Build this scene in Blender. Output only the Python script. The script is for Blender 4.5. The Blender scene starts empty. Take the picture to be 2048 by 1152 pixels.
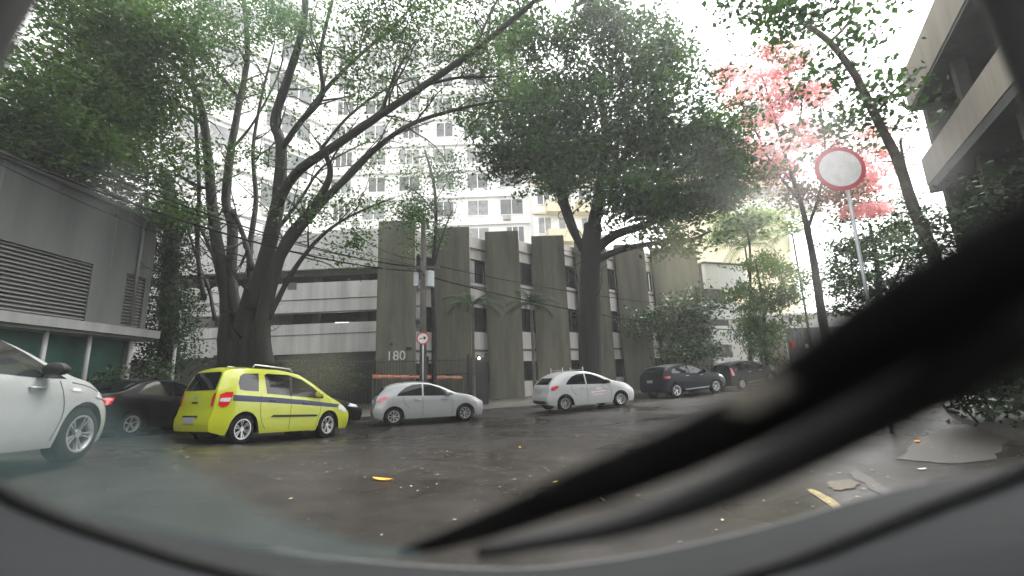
import bpy, bmesh, math, random
import numpy as np
from mathutils import Vector, Matrix
R = math.radians
random.seed(7); rng = np.random.default_rng(7)
scene = bpy.context.scene
COL = scene.collection

# ------------------------------------------------------------ camera, sky, sun, exposure
F = 890.0
th, ro = R(11.5), R(2.2)
fw = np.array([0, math.cos(th), math.sin(th)]); r0 = np.array([1., 0, 0]); u0 = np.array([0, -math.sin(th), math.cos(th)])
rt = r0*math.cos(ro) - u0*math.sin(ro); up = u0*math.cos(ro) + r0*math.sin(ro)
CAM = np.array([0, 0, 1.4])
cd = bpy.data.cameras.new('camera'); cam = bpy.data.objects.new('camera', cd); COL.objects.link(cam)
cd.sensor_width = 36; cd.lens = 36*F/2048; cd.clip_start = 0.02; cd.clip_end = 2000
cam.matrix_world = Matrix(((rt[0], up[0], -fw[0], CAM[0]), (rt[1], up[1], -fw[1], CAM[1]), (rt[2], up[2], -fw[2], CAM[2]), (0, 0, 0, 1)))
cd.dof.use_dof = True; cd.dof.focus_distance = 15; cd.dof.aperture_fstop = cd.lens*0.001/0.016
scene.camera = cam
w = bpy.data.worlds.new('World'); scene.world = w; w.use_nodes = True
nt = w.node_tree; bg = nt.nodes['Background']
sky = nt.nodes.new('ShaderNodeTexSky'); sky.sky_type = 'NISHITA'; sky.sun_disc = False
sky.sun_elevation = R(60); sky.sun_rotation = R(50); sky.dust_density = 3.0; sky.air_density = 1.0
hs = nt.nodes.new('ShaderNodeHueSaturation'); hs.inputs['Saturation'].default_value = 0.05
nt.links.new(sky.outputs[0], hs.inputs['Color']); nt.links.new(hs.outputs[0], bg.inputs['Color'])
bg.inputs['Strength'].default_value = 0.15
sd = bpy.data.lights.new('sun', 'SUN'); sd.energy = 1.2; sd.angle = R(25); sd.color = (1, .97, .93)
so = bpy.data.objects.new('sun', sd); COL.objects.link(so)
az = R(50); el = R(60)
so.rotation_euler = Vector((math.sin(az)*math.cos(el), math.cos(az)*math.cos(el), math.sin(el))).to_track_quat('Z', 'Y').to_euler()
vs = scene.view_settings; vs.view_transform = 'Standard'; vs.look = 'None'; vs.gamma = 1; vs.exposure = 2.4

def P(px, py, d):
    return CAM + d*(fw + (px-1024)/F*rt - (py-576)/F*up)
def PY(px, py, Y):
    q = fw + (px-1024)/F*rt - (py-576)/F*up
    return CAM + q*(Y/q[1])
def XY(px, py, x):
    q = fw + (px-1024)/F*rt - (py-576)/F*up
    return CAM + q*(x/q[0])

# ------------------------------------------------------------ materials
def node(nt, t, **k):
    n = nt.nodes.new(t)
    for a, b in k.items():
        if a.startswith('i_'):
            n.inputs[a[2:].replace('_', ' ')].default_value = b
        else: setattr(n, a, b)
    return n
def mat(name, col, rough=.6, metal=0, var=.18, scale=3., bump=0., coat=0, streak=False, spec=.5, bscale=None, vcol=None, rvar=0):
    m = bpy.data.materials.new(name); m.use_nodes = True
    nt = m.node_tree; b = nt.nodes['Principled BSDF']
    b.inputs['Roughness'].default_value = rough; b.inputs['Metallic'].default_value = metal
    b.inputs['Specular IOR Level'].default_value = spec
    b.inputs['Coat Weight'].default_value = coat; b.inputs['Coat Roughness'].default_value = .04
    tc = node(nt, 'ShaderNodeTexCoord')
    mp = node(nt, 'ShaderNodeMapping'); nt.links.new(tc.outputs['Object'], mp.inputs[0])
    if streak: mp.inputs['Scale'].default_value = (1, 1, .12)
    nz = node(nt, 'ShaderNodeTexNoise', i_Scale=scale, i_Detail=6., i_Roughness=.65)
    nt.links.new(mp.outputs[0], nz.inputs['Vector'])
    rp = node(nt, 'ShaderNodeValToRGB')
    c2 = vcol or tuple(x*(1-2*var) for x in col)
    rp.color_ramp.elements[0].position = .3; rp.color_ramp.elements[0].color = (*c2, 1)
    rp.color_ramp.elements[1].position = .65; rp.color_ramp.elements[1].color = (*col, 1)
    nt.links.new(nz.outputs['Fac'], rp.inputs[0]); nt.links.new(rp.outputs[0], b.inputs['Base Color'])
    if rvar:
        mr = node(nt, 'ShaderNodeMapRange'); mr.inputs[1].default_value = .35; mr.inputs[2].default_value = .65
        mr.inputs[3].default_value = max(.03, rough-rvar); mr.inputs[4].default_value = rough+rvar
        nt.links.new(nz.outputs['Fac'], mr.inputs[0]); nt.links.new(mr.outputs[0], b.inputs['Roughness'])
    if bump:
        n2 = node(nt, 'ShaderNodeTexNoise', i_Scale=bscale or scale*8, i_Detail=4.)
        nt.links.new(tc.outputs['Object'], n2.inputs['Vector'])
        bp = node(nt, 'ShaderNodeBump', i_Strength=bump, i_Distance=.02)
        nt.links.new(n2.outputs['Fac'], bp.inputs['Height']); nt.links.new(bp.outputs[0], b.inputs['Normal'])
    return m
def leafmat(name, c1, c2, trans=.35, rough=.5):
    m = bpy.data.materials.new(name); m.use_nodes = True
    nt = m.node_tree; b = nt.nodes['Principled BSDF']; out = nt.nodes['Material Output']
    b.inputs['Roughness'].default_value = rough; b.inputs['Specular IOR Level'].default_value = .3
    g = node(nt, 'ShaderNodeNewGeometry'); rp = node(nt, 'ShaderNodeValToRGB')
    rp.color_ramp.elements[0].color = (*c1, 1); rp.color_ramp.elements[1].color = (*c2, 1)
    nz = node(nt, 'ShaderNodeTexNoise', i_Scale=.9, i_Detail=2.); tc = node(nt, 'ShaderNodeTexCoord'); nt.links.new(tc.outputs['Object'], nz.inputs['Vector'])
    mr = node(nt, 'ShaderNodeMapRange'); mr.inputs[1].default_value = .38; mr.inputs[2].default_value = .62; nt.links.new(nz.outputs['Fac'], mr.inputs[0])
    mm = node(nt, 'ShaderNodeMix', data_type='FLOAT'); mm.inputs[0].default_value = .55; nt.links.new(g.outputs['Random Per Island'], mm.inputs[2]); nt.links.new(mr.outputs[0], mm.inputs[3])
    nt.links.new(mm.outputs[0], rp.inputs[0]); nt.links.new(rp.outputs[0], b.inputs['Base Color'])
    t = node(nt, 'ShaderNodeBsdfTranslucent'); mx = node(nt, 'ShaderNodeMixShader'); mx.inputs[0].default_value = trans
    nt.links.new(rp.outputs[0], t.inputs[0]); nt.links.new(b.outputs[0], mx.inputs[1]); nt.links.new(t.outputs[0], mx.inputs[2])
    nt.links.new(mx.outputs[0], out.inputs[0])
    return m
def emit(name, col, s):
    m = bpy.data.materials.new(name); m.use_nodes = True
    b = m.node_tree.nodes['Principled BSDF']
    b.inputs['Base Color'].default_value = (*col, 1); b.inputs['Emission Color'].default_value = (*col, 1); b.inputs['Emission Strength'].default_value = s
    return m

M = {}
def asphalt():
    m = bpy.data.materials.new('wet_asphalt'); m.use_nodes = True; nt = m.node_tree; b = nt.nodes['Principled BSDF']
    tc = node(nt, 'ShaderNodeTexCoord'); ln = lambda a, c: nt.links.new(a, c)
    big = node(nt, 'ShaderNodeTexNoise', i_Scale=.35, i_Detail=3., i_Roughness=.5); mid = node(nt, 'ShaderNodeTexNoise', i_Scale=2.2, i_Detail=5., i_Roughness=.6); fine = node(nt, 'ShaderNodeTexVoronoi', i_Scale=45.)
    for n_ in (big, mid, fine): ln(tc.outputs['Object'], n_.inputs['Vector'])
    r1 = node(nt, 'ShaderNodeValToRGB'); r1.color_ramp.elements[0].position = .3; r1.color_ramp.elements[1].position = .7
    r1.color_ramp.elements[0].color = (.0145, .013, .0115, 1); r1.color_ramp.elements[1].color = (.031, .0265, .0225, 1)
    ln(mid.outputs['Fac'], r1.inputs[0])
    r2 = node(nt, 'ShaderNodeValToRGB'); r2.color_ramp.elements[0].position = .0; r2.color_ramp.elements[0].color = (2.3, 2.2, 2., 1); r2.color_ramp.elements[1].position = .35; r2.color_ramp.elements[1].color = (.72, .72, .72, 1)
    ln(fine.outputs['Distance'], r2.inputs[0])
    mx = node(nt, 'ShaderNodeMix', data_type='RGBA', blend_type='MULTIPLY'); mx.inputs[0].default_value = 1.
    ln(r1.outputs[0], mx.inputs[6]); ln(r2.outputs[0], mx.inputs[7]); ln(mx.outputs[2], b.inputs['Base Color'])
    mr = node(nt, 'ShaderNodeMapRange'); mr.inputs[1].default_value = .4; mr.inputs[2].default_value = .62; mr.inputs[3].default_value = .25; mr.inputs[4].default_value = .5
    b.inputs['Specular IOR Level'].default_value = .32
    ln(big.outputs['Fac'], mr.inputs[0]); ln(mr.outputs[0], b.inputs['Roughness'])
    bp = node(nt, 'ShaderNodeBump', i_Strength=.2, i_Distance=.004); ln(fine.outputs['Distance'], bp.inputs['Height']); ln(bp.outputs[0], b.inputs['Normal'])
    return m
M['asphalt'] = asphalt()
M['pave'] = mat('paving', (.085, .078, .068), .5, var=.25, scale=1.5, bump=.3, bscale=20)
M['kerb'] = mat('granite', (.1, .095, .085), .5, var=.25, scale=3)
M['fin'] = mat('olive_render', (.158, .158, .118), .85, var=.27, scale=2., streak=True, bump=.15, bscale=9)
M['panel'] = mat('pale_panel', (.5, .48, .45), .7, var=.14, scale=2, streak=True)
M['white'] = mat('white_render', (.66, .66, .64), .75, var=.1, scale=1.2, streak=True)
M['garage'] = mat('garage_render', (.52, .52, .5), .7, var=.2, scale=1.6, streak=True)
M['grey'] = mat('grey_concrete', (.105, .112, .107), .85, var=.22, scale=1.3, streak=True, bump=.1)
M['louvre'] = mat('louvre_metal', (.12, .125, .12), .5, var=.1)
M['greenglass'] = mat('green_glass', (.075, .17, .14), .25, var=.3, scale=.6, spec=.5)
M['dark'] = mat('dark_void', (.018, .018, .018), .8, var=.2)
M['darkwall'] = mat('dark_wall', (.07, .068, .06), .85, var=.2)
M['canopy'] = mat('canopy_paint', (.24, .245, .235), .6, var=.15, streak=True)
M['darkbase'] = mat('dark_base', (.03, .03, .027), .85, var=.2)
M['towerglass'] = mat('tower_window_glass', (.17, .18, .18), .25, var=.25, scale=1.5)
M['winglass'] = mat('window_glass', (.03, .034, .036), .08, var=.2)
M['winpale'] = mat('curtained_window', (.36, .37, .36), .3, var=.3, scale=2)
M['tower'] = mat('tower_render', (.9, .9, .87), .8, var=.08, scale=.5, streak=True)
M['cream'] = mat('cream_render', (.78, .7, .5), .8, var=.1, scale=.7, streak=True)
M['beige'] = mat('beige_wall', (.36, .325, .27), .8, var=.12, scale=1.5, streak=True)
M['iron'] = mat('black_iron', (.02, .02, .02), .45, var=.2)
M['steel'] = mat('galvanised_steel', (.42, .45, .45), .45, metal=.5, var=.15)
M['bark'] = mat('bark', (.015, .0145, .01), .85, var=.35, scale=3.5, bump=1., bscale=14, streak=True)
M['bark2'] = mat('pale_bark', (.12, .1, .08), .85, var=.35, scale=4, bump=.6, bscale=14)
M['pole'] = mat('pole_concrete', (.1, .095, .08), .8, var=.15)
M['cable'] = mat('cable', (.012, .012, .012), .9, spec=.1)
M['leafA'] = leafmat('ficus_leaf', (.014, .04, .01), (.075, .15, .025), .45)
M['leafB'] = leafmat('dark_leaf', (.009, .03, .009), (.055, .125, .02), .4)
M['leafC'] = leafmat('fresh_leaf', (.04, .09, .02), (.12, .2, .05), .4)
M['leafD'] = leafmat('hedge_leaf', (.02, .04, .018), (.05, .085, .03), .2)
M['palmleaf'] = leafmat('palm_leaf', (.008, .02, .007), (.02, .045, .012), .15, .9)
M['pink'] = leafmat('pink_blossom', (.84, .38, .4), (.93, .68, .66), .55, .7)
M['redleaf'] = leafmat('reddish_leaf', (.06, .09, .03), (.3, .18, .12), .5)
M['leafP'] = leafmat('pale_leaf', (.1, .19, .05), (.28, .34, .13), .5)
M['litter'] = leafmat('leaf_litter', (.05, .04, .02), (.5, .42, .26), .05)
M['orangeleaf'] = leafmat('orange_leaf', (.75, .3, .03), (.8, .36, .05), .1)
M['yellowleaf'] = leafmat('yellow_leaf', (.6, .42, .04), (.65, .48, .08), .1)
M['yellowcar'] = mat('yellow_paint', (.4, .44, .016), .3, var=.03, scale=4, coat=.8)
M['dullwhite'] = mat('dull_white_paint', (.25, .26, .255), .35, var=.06, coat=.6)
M['silver'] = mat('silver_paint', (.3, .31, .31), .38, metal=.2, var=.04, coat=.8)
M['whitecar'] = mat('white_paint', (.36, .37, .365), .35, var=.03, coat=.8)
M['navy'] = mat('navy_paint', (.003, .004, .01), .3, var=.05, coat=.06, spec=.14)
M['blackcar'] = mat('black_paint', (.004, .0045, .005), .3, var=.05, coat=.08, spec=.2)
M['carglass'] = mat('car_glass', (.008, .01, .01), .05, var=.1, spec=.5)
M['rubber'] = mat('rubber', (.012, .0125, .012), .95, spec=.2)
M['trim'] = mat('black_trim', (.013, .013, .013), .6)
M['seam'] = mat('seam', (.03, .03, .025), .8)
M['alloy'] = mat('alloy', (.6, .6, .6), .3, metal=.8, var=.1)
M['red'] = mat('red_lens', (.55, .012, .02), .12, var=.1, coat=1)
M['clear'] = mat('clear_lens', (.62, .62, .62), .1, var=.2, coat=1)
M['stripe'] = mat('dark_stripe', (.018, .028, .075), .4, var=.1)
M['plate'] = mat('plate', (.35, .35, .34), .5, var=.1)
M['signwhite'] = mat('sign_white', (.7, .69, .68), .6, var=.12, scale=5)
M['signred'] = mat('sign_red', (.45, .035, .05), .6, var=.05)
M['signblack'] = mat('sign_black', (.01, .01, .01), .5)
M['orange'] = mat('orange_net', (.45, .13, .07), .8, var=.3, scale=6, vcol=(.5, .3, .22))
M['cone'] = mat('cone_red', (.62, .05, .02), .6)
M['yellowpaint'] = mat('road_yellow', (.26, .2, .06), .6, var=.35, scale=9, vcol=(.06, .05, .03))
M['wornyellow'] = mat('worn_yellow', (.08, .066, .033), .6, scale=7, vcol=(.04, .034, .026))
M['sand'] = mat('dry_patch', (.036, .032, .027), .45, var=.3, scale=4, bump=.3, bscale=60, vcol=(.04, .035, .029))
M['dash'] = mat('dashboard_plastic', (.007, .0085, .0095), .9, var=.08, scale=2, bump=.15, bscale=120, spec=.25)
M['cowl'] = mat('cowl_plastic', (.008, .0095, .01), .8, spec=.2, var=.15)
M['edge'] = mat('edge_highlight', (.22, .23, .23), .25, var=.1)
M['lamp'] = emit('tube_light', (.95, 1, .85), 3.)
M['lens'] = emit('warm_lamp', (1, .95, .8), 4.)
M['brown'] = mat('brown_bin', (.3, .12, .05), .7)

# ------------------------------------------------------------ objects
BASE = {}
def setp(o, **k):
    for a, b in k.items():
        if b: o[a] = b
def thing(name, label, cat, loc=(0, 0, 0), group=None, mw=None):
    o = bpy.data.objects.new(name, None); COL.objects.link(o)
    o.empty_display_size = .1
    o.matrix_world = mw if mw else Matrix.Translation(Vector(loc))
    BASE[o.name] = np.array([0, 0, 0]) if mw else np.array(loc, float)
    setp(o, label=label, category=cat, group=group); return o
class MB:
    def __init__(s): s.v = []; s.f = []; s.m = []
    def add(s, vs, fs, mi=0):
        b = len(s.v); s.v += [tuple(map(float, v)) for v in vs]; s.f += [tuple(b+i for i in f) for f in fs]; s.m += [mi]*len(fs); return s
    def box(s, a, b, mi=0):
        x0, y0, z0 = a; x1, y1, z1 = b
        return s.add([(x0, y0, z0), (x1, y0, z0), (x1, y1, z0), (x0, y1, z0), (x0, y0, z1), (x1, y0, z1), (x1, y1, z1), (x0, y1, z1)],
                     [(0, 3, 2, 1), (4, 5, 6, 7), (0, 1, 5, 4), (1, 2, 6, 5), (2, 3, 7, 6), (3, 0, 4, 7)], mi)
    def wall(s, p, q, z0, z1, t, mi=0, off=0.):
        """upright slab whose front face runs from p to q (xy); the thickness goes to the left of p->q"""
        p = np.array(p[:2], float); q = np.array(q[:2], float); d = (q-p)/np.linalg.norm(q-p); n = np.array([-d[1], d[0]])
        p = p + n*off; q = q + n*off; a, b, c, e = p, q, q+n*t, p+n*t
        zz = lambda z, i: z[i] if isinstance(z, (tuple, list)) else z
        return s.add([(*a, zz(z0, 0)), (*b, zz(z0, 1)), (*c, zz(z0, 1)), (*e, zz(z0, 0)), (*a, zz(z1, 0)), (*b, zz(z1, 1)), (*c, zz(z1, 1)), (*e, zz(z1, 0))],
                     [(0, 3, 2, 1), (4, 5, 6, 7), (0, 1, 5, 4), (1, 2, 6, 5), (2, 3, 7, 6), (3, 0, 4, 7)], mi)
    def tube(s, pts, rads, n=8, jit=0., mi=0):
        pts = np.array(pts, float); rads = np.broadcast_to(np.array(rads, float), (len(pts),)) if np.ndim(rads) == 0 else np.array(rads, float)
        vs = []; K = len(pts); t = np.gradient(pts, axis=0); t /= np.linalg.norm(t, axis=1)[:, None]+1e-9
        a = np.array([0, 0, 1.]) if abs(t[0][2]) < .9 else np.array([1., 0, 0])
        for i in range(K):
            b1 = np.cross(t[i], a); b1 /= np.linalg.norm(b1)+1e-9; b2 = np.cross(b1, t[i]); a = b2
            for k in range(n):
                A = 2*math.pi*k/n; rr = rads[i]*(1+jit*random.uniform(-1, 1))
                vs.append(pts[i] + rr*(math.cos(A)*b1 + math.sin(A)*b2))
        fs = [(i*n+k, i*n+(k+1) % n, (i+1)*n+(k+1) % n, (i+1)*n+k) for i in range(K-1) for k in range(n)]
        fs += [tuple(range(n))[::-1], tuple((K-1)*n+k for k in range(n))]
        return s.add(vs, fs, mi)
    def disc(s, c, nrm, r, t, n=28, mi=0):
        c = np.array(c, float); nrm = np.array(nrm, float)/np.linalg.norm(nrm)
        return s.tube([c, c+nrm*t], [r, r], n=n, mi=mi)
    def build(s, name, m, parent=None, smooth=False, sharp=None, **tags):
        me = bpy.data.meshes.new(name)
        v = np.array(s.v, float)
        if parent is not None:
            root = parent
            while root.parent: root = root.parent
            v = v - BASE.get(root.name, np.zeros(3))
        me.from_pydata(v.tolist(), [], s.f)
        for x in (m if isinstance(m, (list, tuple)) else [m]): me.materials.append(x)
        me.polygons.foreach_set('material_index', s.m)
        if sharp:
            bm = bmesh.new(); bm.from_mesh(me); bmesh.ops.remove_doubles(bm, verts=bm.verts, dist=.0015)
            bmesh.ops.recalc_face_normals(bm, faces=bm.faces)
            for e in bm.edges:
                e.smooth = len(e.link_faces) == 2 and e.calc_face_angle(0) < R(sharp)
            bm.to_mesh(me); bm.free()
        if smooth or sharp: me.polygons.foreach_set('use_smooth', [True]*len(me.polygons))
        o = bpy.data.objects.new(name, me); COL.objects.link(o)
        if parent is not None: o.parent = parent
        setp(o, **tags); return o
def smoothpath(pts, k=5):
    p = np.array(pts, float); out = []
    q = np.vstack([2*p[0]-p[1], p, 2*p[-1]-p[-2]])
    for i in range(1, len(q)-2):
        for t in np.linspace(0, 1, k, endpoint=False):
            out.append(.5*((2*q[i]) + (-q[i-1]+q[i+1])*t + (2*q[i-1]-5*q[i]+4*q[i+1]-q[i+2])*t*t + (-q[i-1]+3*q[i]-3*q[i+1]+q[i+2])*t**3))
    out.append(q[-2]); return np.array(out)

# ------------------------------------------------------------ terrain
ctrl = [P(150, 930, 5.3), P(478, 890, 11.), P(650, 876, 13.3), P(785, 850, 15.8), P(930, 842, 16.8), P(1130, 823, 17.3), P(1242, 812, 18.1),
        P(1355, 795, 21.8), P(1432, 785, 22.9), P(1486, 779, 25.2), P(1542, 766, 26.2), P(690, 853, 15.9), P(255, 874, 10.8), P(1637, 745, 29)]
ctrl = [tuple(c) for c in ctrl] + [(0, 0, 0), (3, 5, 0), (-2, 5, .05), (6, 8, .1), (0, 11, 0), (5, 13, .05), (12, 12, .3), (12, 3, .15), (5, -6, 0), (-4, -5, .3), (-12, 3, .75), (-12, 14, .55), (-12, 22, .4),
        (-5, 24, .3), (4, 28, .4), (25, 30, 1.3), (40, 36, 2.), (-40, 40, .8), (0, 70, 1.), (-40, -20, .5), (40, -20, .5), (60, 60, 2.2), (-60, 90, 1.), (0, 120, 1.2), (60, 120, 2.)]
cx = np.array(ctrl)
def phi(r): return np.where(r < 1e-6, 0, r*r*np.log(r+1e-9))
K = phi(np.linalg.norm(cx[:, None, :2]-cx[None, :, :2], axis=2)) + np.eye(len(cx))*1.5
Pm = np.hstack([np.ones((len(cx), 1)), cx[:, :2]])
sol = np.linalg.solve(np.block([[K, Pm], [Pm.T, np.zeros((3, 3))]]), np.concatenate([cx[:, 2], np.zeros(3)]))
def gz(x, y):
    x = np.asarray(x, float); y = np.asarray(y, float)
    d = np.sqrt((x[..., None]-cx[:, 0])**2 + (y[..., None]-cx[:, 1])**2)
    return np.clip(phi(d)@sol[:len(cx)] + sol[-3] + sol[-2]*x + sol[-1]*y, -.5, 3.)
def g3(x, y, dz=0.): return np.array([x, y, float(gz(x, y))+dz])
def GP(px, py):
    """the ground point seen at a pixel"""
    q = fw + (px-1024)/F*rt - (py-576)/F*up
    t = 2.
    for _ in range(400):
        p = CAM+q*t
        if p[2] <= float(gz(p[0], p[1])): break
        t += .08
    return p
xs = np.concatenate([np.linspace(-100, -34, 9), np.linspace(-32, 44, 96), np.linspace(48, 100, 9)]); ys = np.concatenate([np.linspace(-25, -12, 5), np.linspace(-10, 50, 90), np.linspace(54, 110, 12)])
gx, gy = np.meshgrid(xs, ys); z = gz(np.clip(gx, -60, 60), np.clip(gy, -20, 120))
mb = MB(); nx = len(xs)
mb.add(np.stack([gx.ravel(), gy.ravel(), z.ravel()], 1), [(j*nx+i, j*nx+i+1, (j+1)*nx+i+1, (j+1)*nx+i) for j in range(len(ys)-1) for i in range(nx-1)])
mb.build('road', M['asphalt'], smooth=True, kind='structure')
kl = smoothpath([(-10.5, -8), (-10.5, -2), (-10.5, 4), (-10.5, 9), (-10.2, 13), (-8.6, 16.2), (-5.8, 18.2), (-2.4, 19.5), (1.2, 20.3), (4.0, 21.4), (6.6, 24.2), (9.4, 26.4), (13.4, 28.3), (19, 30.4), (34, 36)], 6)
tg = np.gradient(kl, axis=0); tg /= np.linalg.norm(tg, axis=1)[:, None]; nm = np.stack([-tg[:, 1], tg[:, 0]], 1)
def strip(offs, name, m, dz, **k):
    vs = []; n = len(offs)
    for p, q in zip(kl, nm):
        for o, d in zip(offs, dz):
            x, y = p+q*o; vs.append((x, y, float(gz(x, y))+d))
    mb = MB().add(vs, [(i*n+j, (i+1)*n+j, (i+1)*n+j+1, i*n+j+1) for i in range(len(kl)-1) for j in range(n-1)])
    return mb.build(name, m, kind='structure')
strip([0, .01, .16], 'kerb', M['kerb'], [-.02, .14, .145])
strip([.16, 1.2, 2.5, 4.5, 8], 'pavement', M['pave'], [.14, .16, .18, .2, .2])
# near-side pavement on the right
vs = []; rk = smoothpath([(5.4, -20), (5.4, -4), (5.7, 2), (7.2, 6), (9.4, 10), (13.5, 14.5), (19, 19), (30, 26)], 6)
for p in rk:
    for dx, dz in ((0, -.02), (.02, .12), (.18, .125), (3, .15), (6, .15)): vs.append((p[0]+dx, p[1]-dx*.3, float(gz(p[0]+dx, p[1]-dx*.3))+dz))
mb = MB().add(vs, [(i*5+j, i*5+j+1, (i+1)*5+j+1, (i+1)*5+j) for i in range(len(rk)-1) for j in range(4)]); mb.build('pavement', M['pave'], kind='structure')

def patch(px, name, m, dz=.006, jit=.02, k=5):
    pts = [GP(*p) for p in px]; q = smoothpath(pts+[pts[0]], k)[:-1]
    q = [(p[0]+random.gauss(0, jit), p[1]+random.gauss(0, jit)) for p in q]; c = np.mean(q, axis=0)
    vs = [g3(c[0], c[1], dz)] + [g3(p[0], p[1], dz) for p in q]
    return MB().add(vs, [(0, i+1, (i+1) % len(q)+1) for i in range(len(q))]).build(name, m, kind='structure')
patch([(1615, 985), (1628, 982), (1684, 1012), (1668, 1020)], 'road_marking', M['yellowpaint'], jit=.008, k=3)
patch([(1655, 970), (1700, 963), (1720, 975), (1690, 985), (1665, 980)], 'road_marking', M['wornyellow'], dz=.01)
patch([(1700, 950), (1718, 945), (1790, 992), (1770, 1000)], 'road_marking', M['sand'])
patch([(1790, 920), (1840, 880), (1880, 862), (1930, 850), (1990, 860), (2010, 890), (1980, 920), (1900, 930), (1850, 925)], 'road_patch', M['sand'], dz=.008, jit=.025, k=6)
patch([(1850, 800), (2040, 801), (2040, 806), (1850, 804)], 'road_marking', M['pave'], dz=.01)

# ------------------------------------------------------------ leaves
def leaves(cen, n, size, rad, flat=.5, jit=.35, droop=0.):
    """n leaf faces round centre cen inside an ellipsoid rad"""
    u = rng.normal(size=(n, 3)); u /= np.linalg.norm(u, axis=1)[:, None]
    c = np.array(cen) + u*(rng.random((n, 1))**.45)*np.array(rad)
    return c
def leafmesh(C_, size, jit=.35, aspect=.5, droop=0., flat=.6):
    n = len(C_)
    L = size*(1+jit*rng.uniform(-1, 1, n))
    d = rng.normal(size=(n, 3)); d[:, 2] = d[:, 2]*flat - droop; d /= np.linalg.norm(d, axis=1)[:, None]
    h = rng.normal(size=(n, 3)); w_ = np.cross(d, h); w_ /= np.linalg.norm(w_, axis=1)[:, None]+1e-9
    nn = np.cross(d, w_)
    a = C_ - d*L[:, None]/2; b = C_ + d*L[:, None]/2; wv = w_*(L*aspect/2)[:, None]; f = nn*(L*.1)[:, None]
    l = C_ + wv + f - d*(L*.08)[:, None]; r_ = C_ - wv + f - d*(L*.08)[:, None]
    V = np.stack([a, r_, b, l], 1).reshape(-1, 3)
    return V
def leafobj(name, V, m, parent, **tags):
    n = len(V)//4
    root = parent
    v = V - (BASE[root.name] if root is not None else 0)
    me = bpy.data.meshes.new(name); me.vertices.add(len(v)); me.vertices.foreach_set('co', v.astype(np.float32).ravel())
    me.loops.add(n*4); me.loops.foreach_set('vertex_index', np.arange(n*4)); me.polygons.add(n); me.polygons.foreach_set('loop_start', np.arange(n)*4)
    me.update(); me.materials.append(m)
    o = bpy.data.objects.new(name, me); COL.objects.link(o)
    if parent is not None: o.parent = parent
    setp(o, **tags); return o
def blobs(lst, size, clump=.45, per=22, spread=1.):
    """each blob (px,py,rx,ry,Y,n): n twig clusters, each a tuft of leaves"""
    out = []
    for px, py, rx, ry, Y, n in lst:
        c = PY(px, py, Y); s = Y/F
        nb = max(2, n//6); k = leaves(c, nb, size, (rx*s, min(rx, ry)*s+.3, ry*s)); k = (k[:, None]+rng.normal(size=(nb, 6, 3))*np.array([.42, .42, .17])*spread).reshape(-1, 3); n = len(k)
        o = rng.normal(size=(n, per, 3))*np.array([clump, clump, clump*.55])*.5
        out.append((k[:, None, :]+o).reshape(-1, 3))
    return np.vstack(out)
def limbs(mb, lst, jit=.06, k=5, kr=1.):
    for pts, ra, rb in lst:
        w3 = smoothpath([PY(*p) for p in pts], k)
        mb.tube(w3, np.linspace(ra, rb, len(w3))*kr, n=9, jit=jit)
def sprout(mb, lst, n, ln, kr=1., up=.35):
    """side branches growing out of the limbs, each with a few twigs"""
    for pts, ra, rb in lst:
        w3 = smoothpath([PY(*p) for p in pts], 5); K_ = len(w3); rr = np.linspace(ra, rb, K_)*kr
        for _ in range(n):
            i = int(rng.integers(int(K_*.35), K_-1)); p = w3[i].copy(); d = w3[min(i+1, K_-1)]-w3[i]; d /= np.linalg.norm(d)+1e-9
            d = d*.6 + rng.normal(size=3)*.6; d[2] += up; d /= np.linalg.norm(d); L_ = ln*rng.uniform(.5, 1.2); q = [p]
            for k in range(6):
                d = d + rng.normal(size=3)*.18; d /= np.linalg.norm(d); p = p+d*L_/6; q.append(p.copy())
            r_ = min(rr[i]*.45, .035); mb.tube(q, np.linspace(r_, .006, 7), n=5)
            for k in range(3, 6):
                e = rng.normal(size=3); e /= np.linalg.norm(e); mb.tube([q[k], q[k]+e*L_*.12+[0, 0, .04], q[k]+e*L_*.25], [.008, .006, .004], n=4)
def twigs(mb, cents, n, length, rad):
    idx = rng.choice(len(cents), min(n, len(cents)), replace=False)
    for i in idx:
        c = cents[i]; d = rng.normal(size=3); d /= np.linalg.norm(d); d[2] = abs(d[2])*.6+.1
        p = [c-d*length*.6, c+rng.normal(size=3)*.06, c+d*length*.4]
        mb.tube(p, [rad, rad*.7, rad*.3], n=4)

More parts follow.
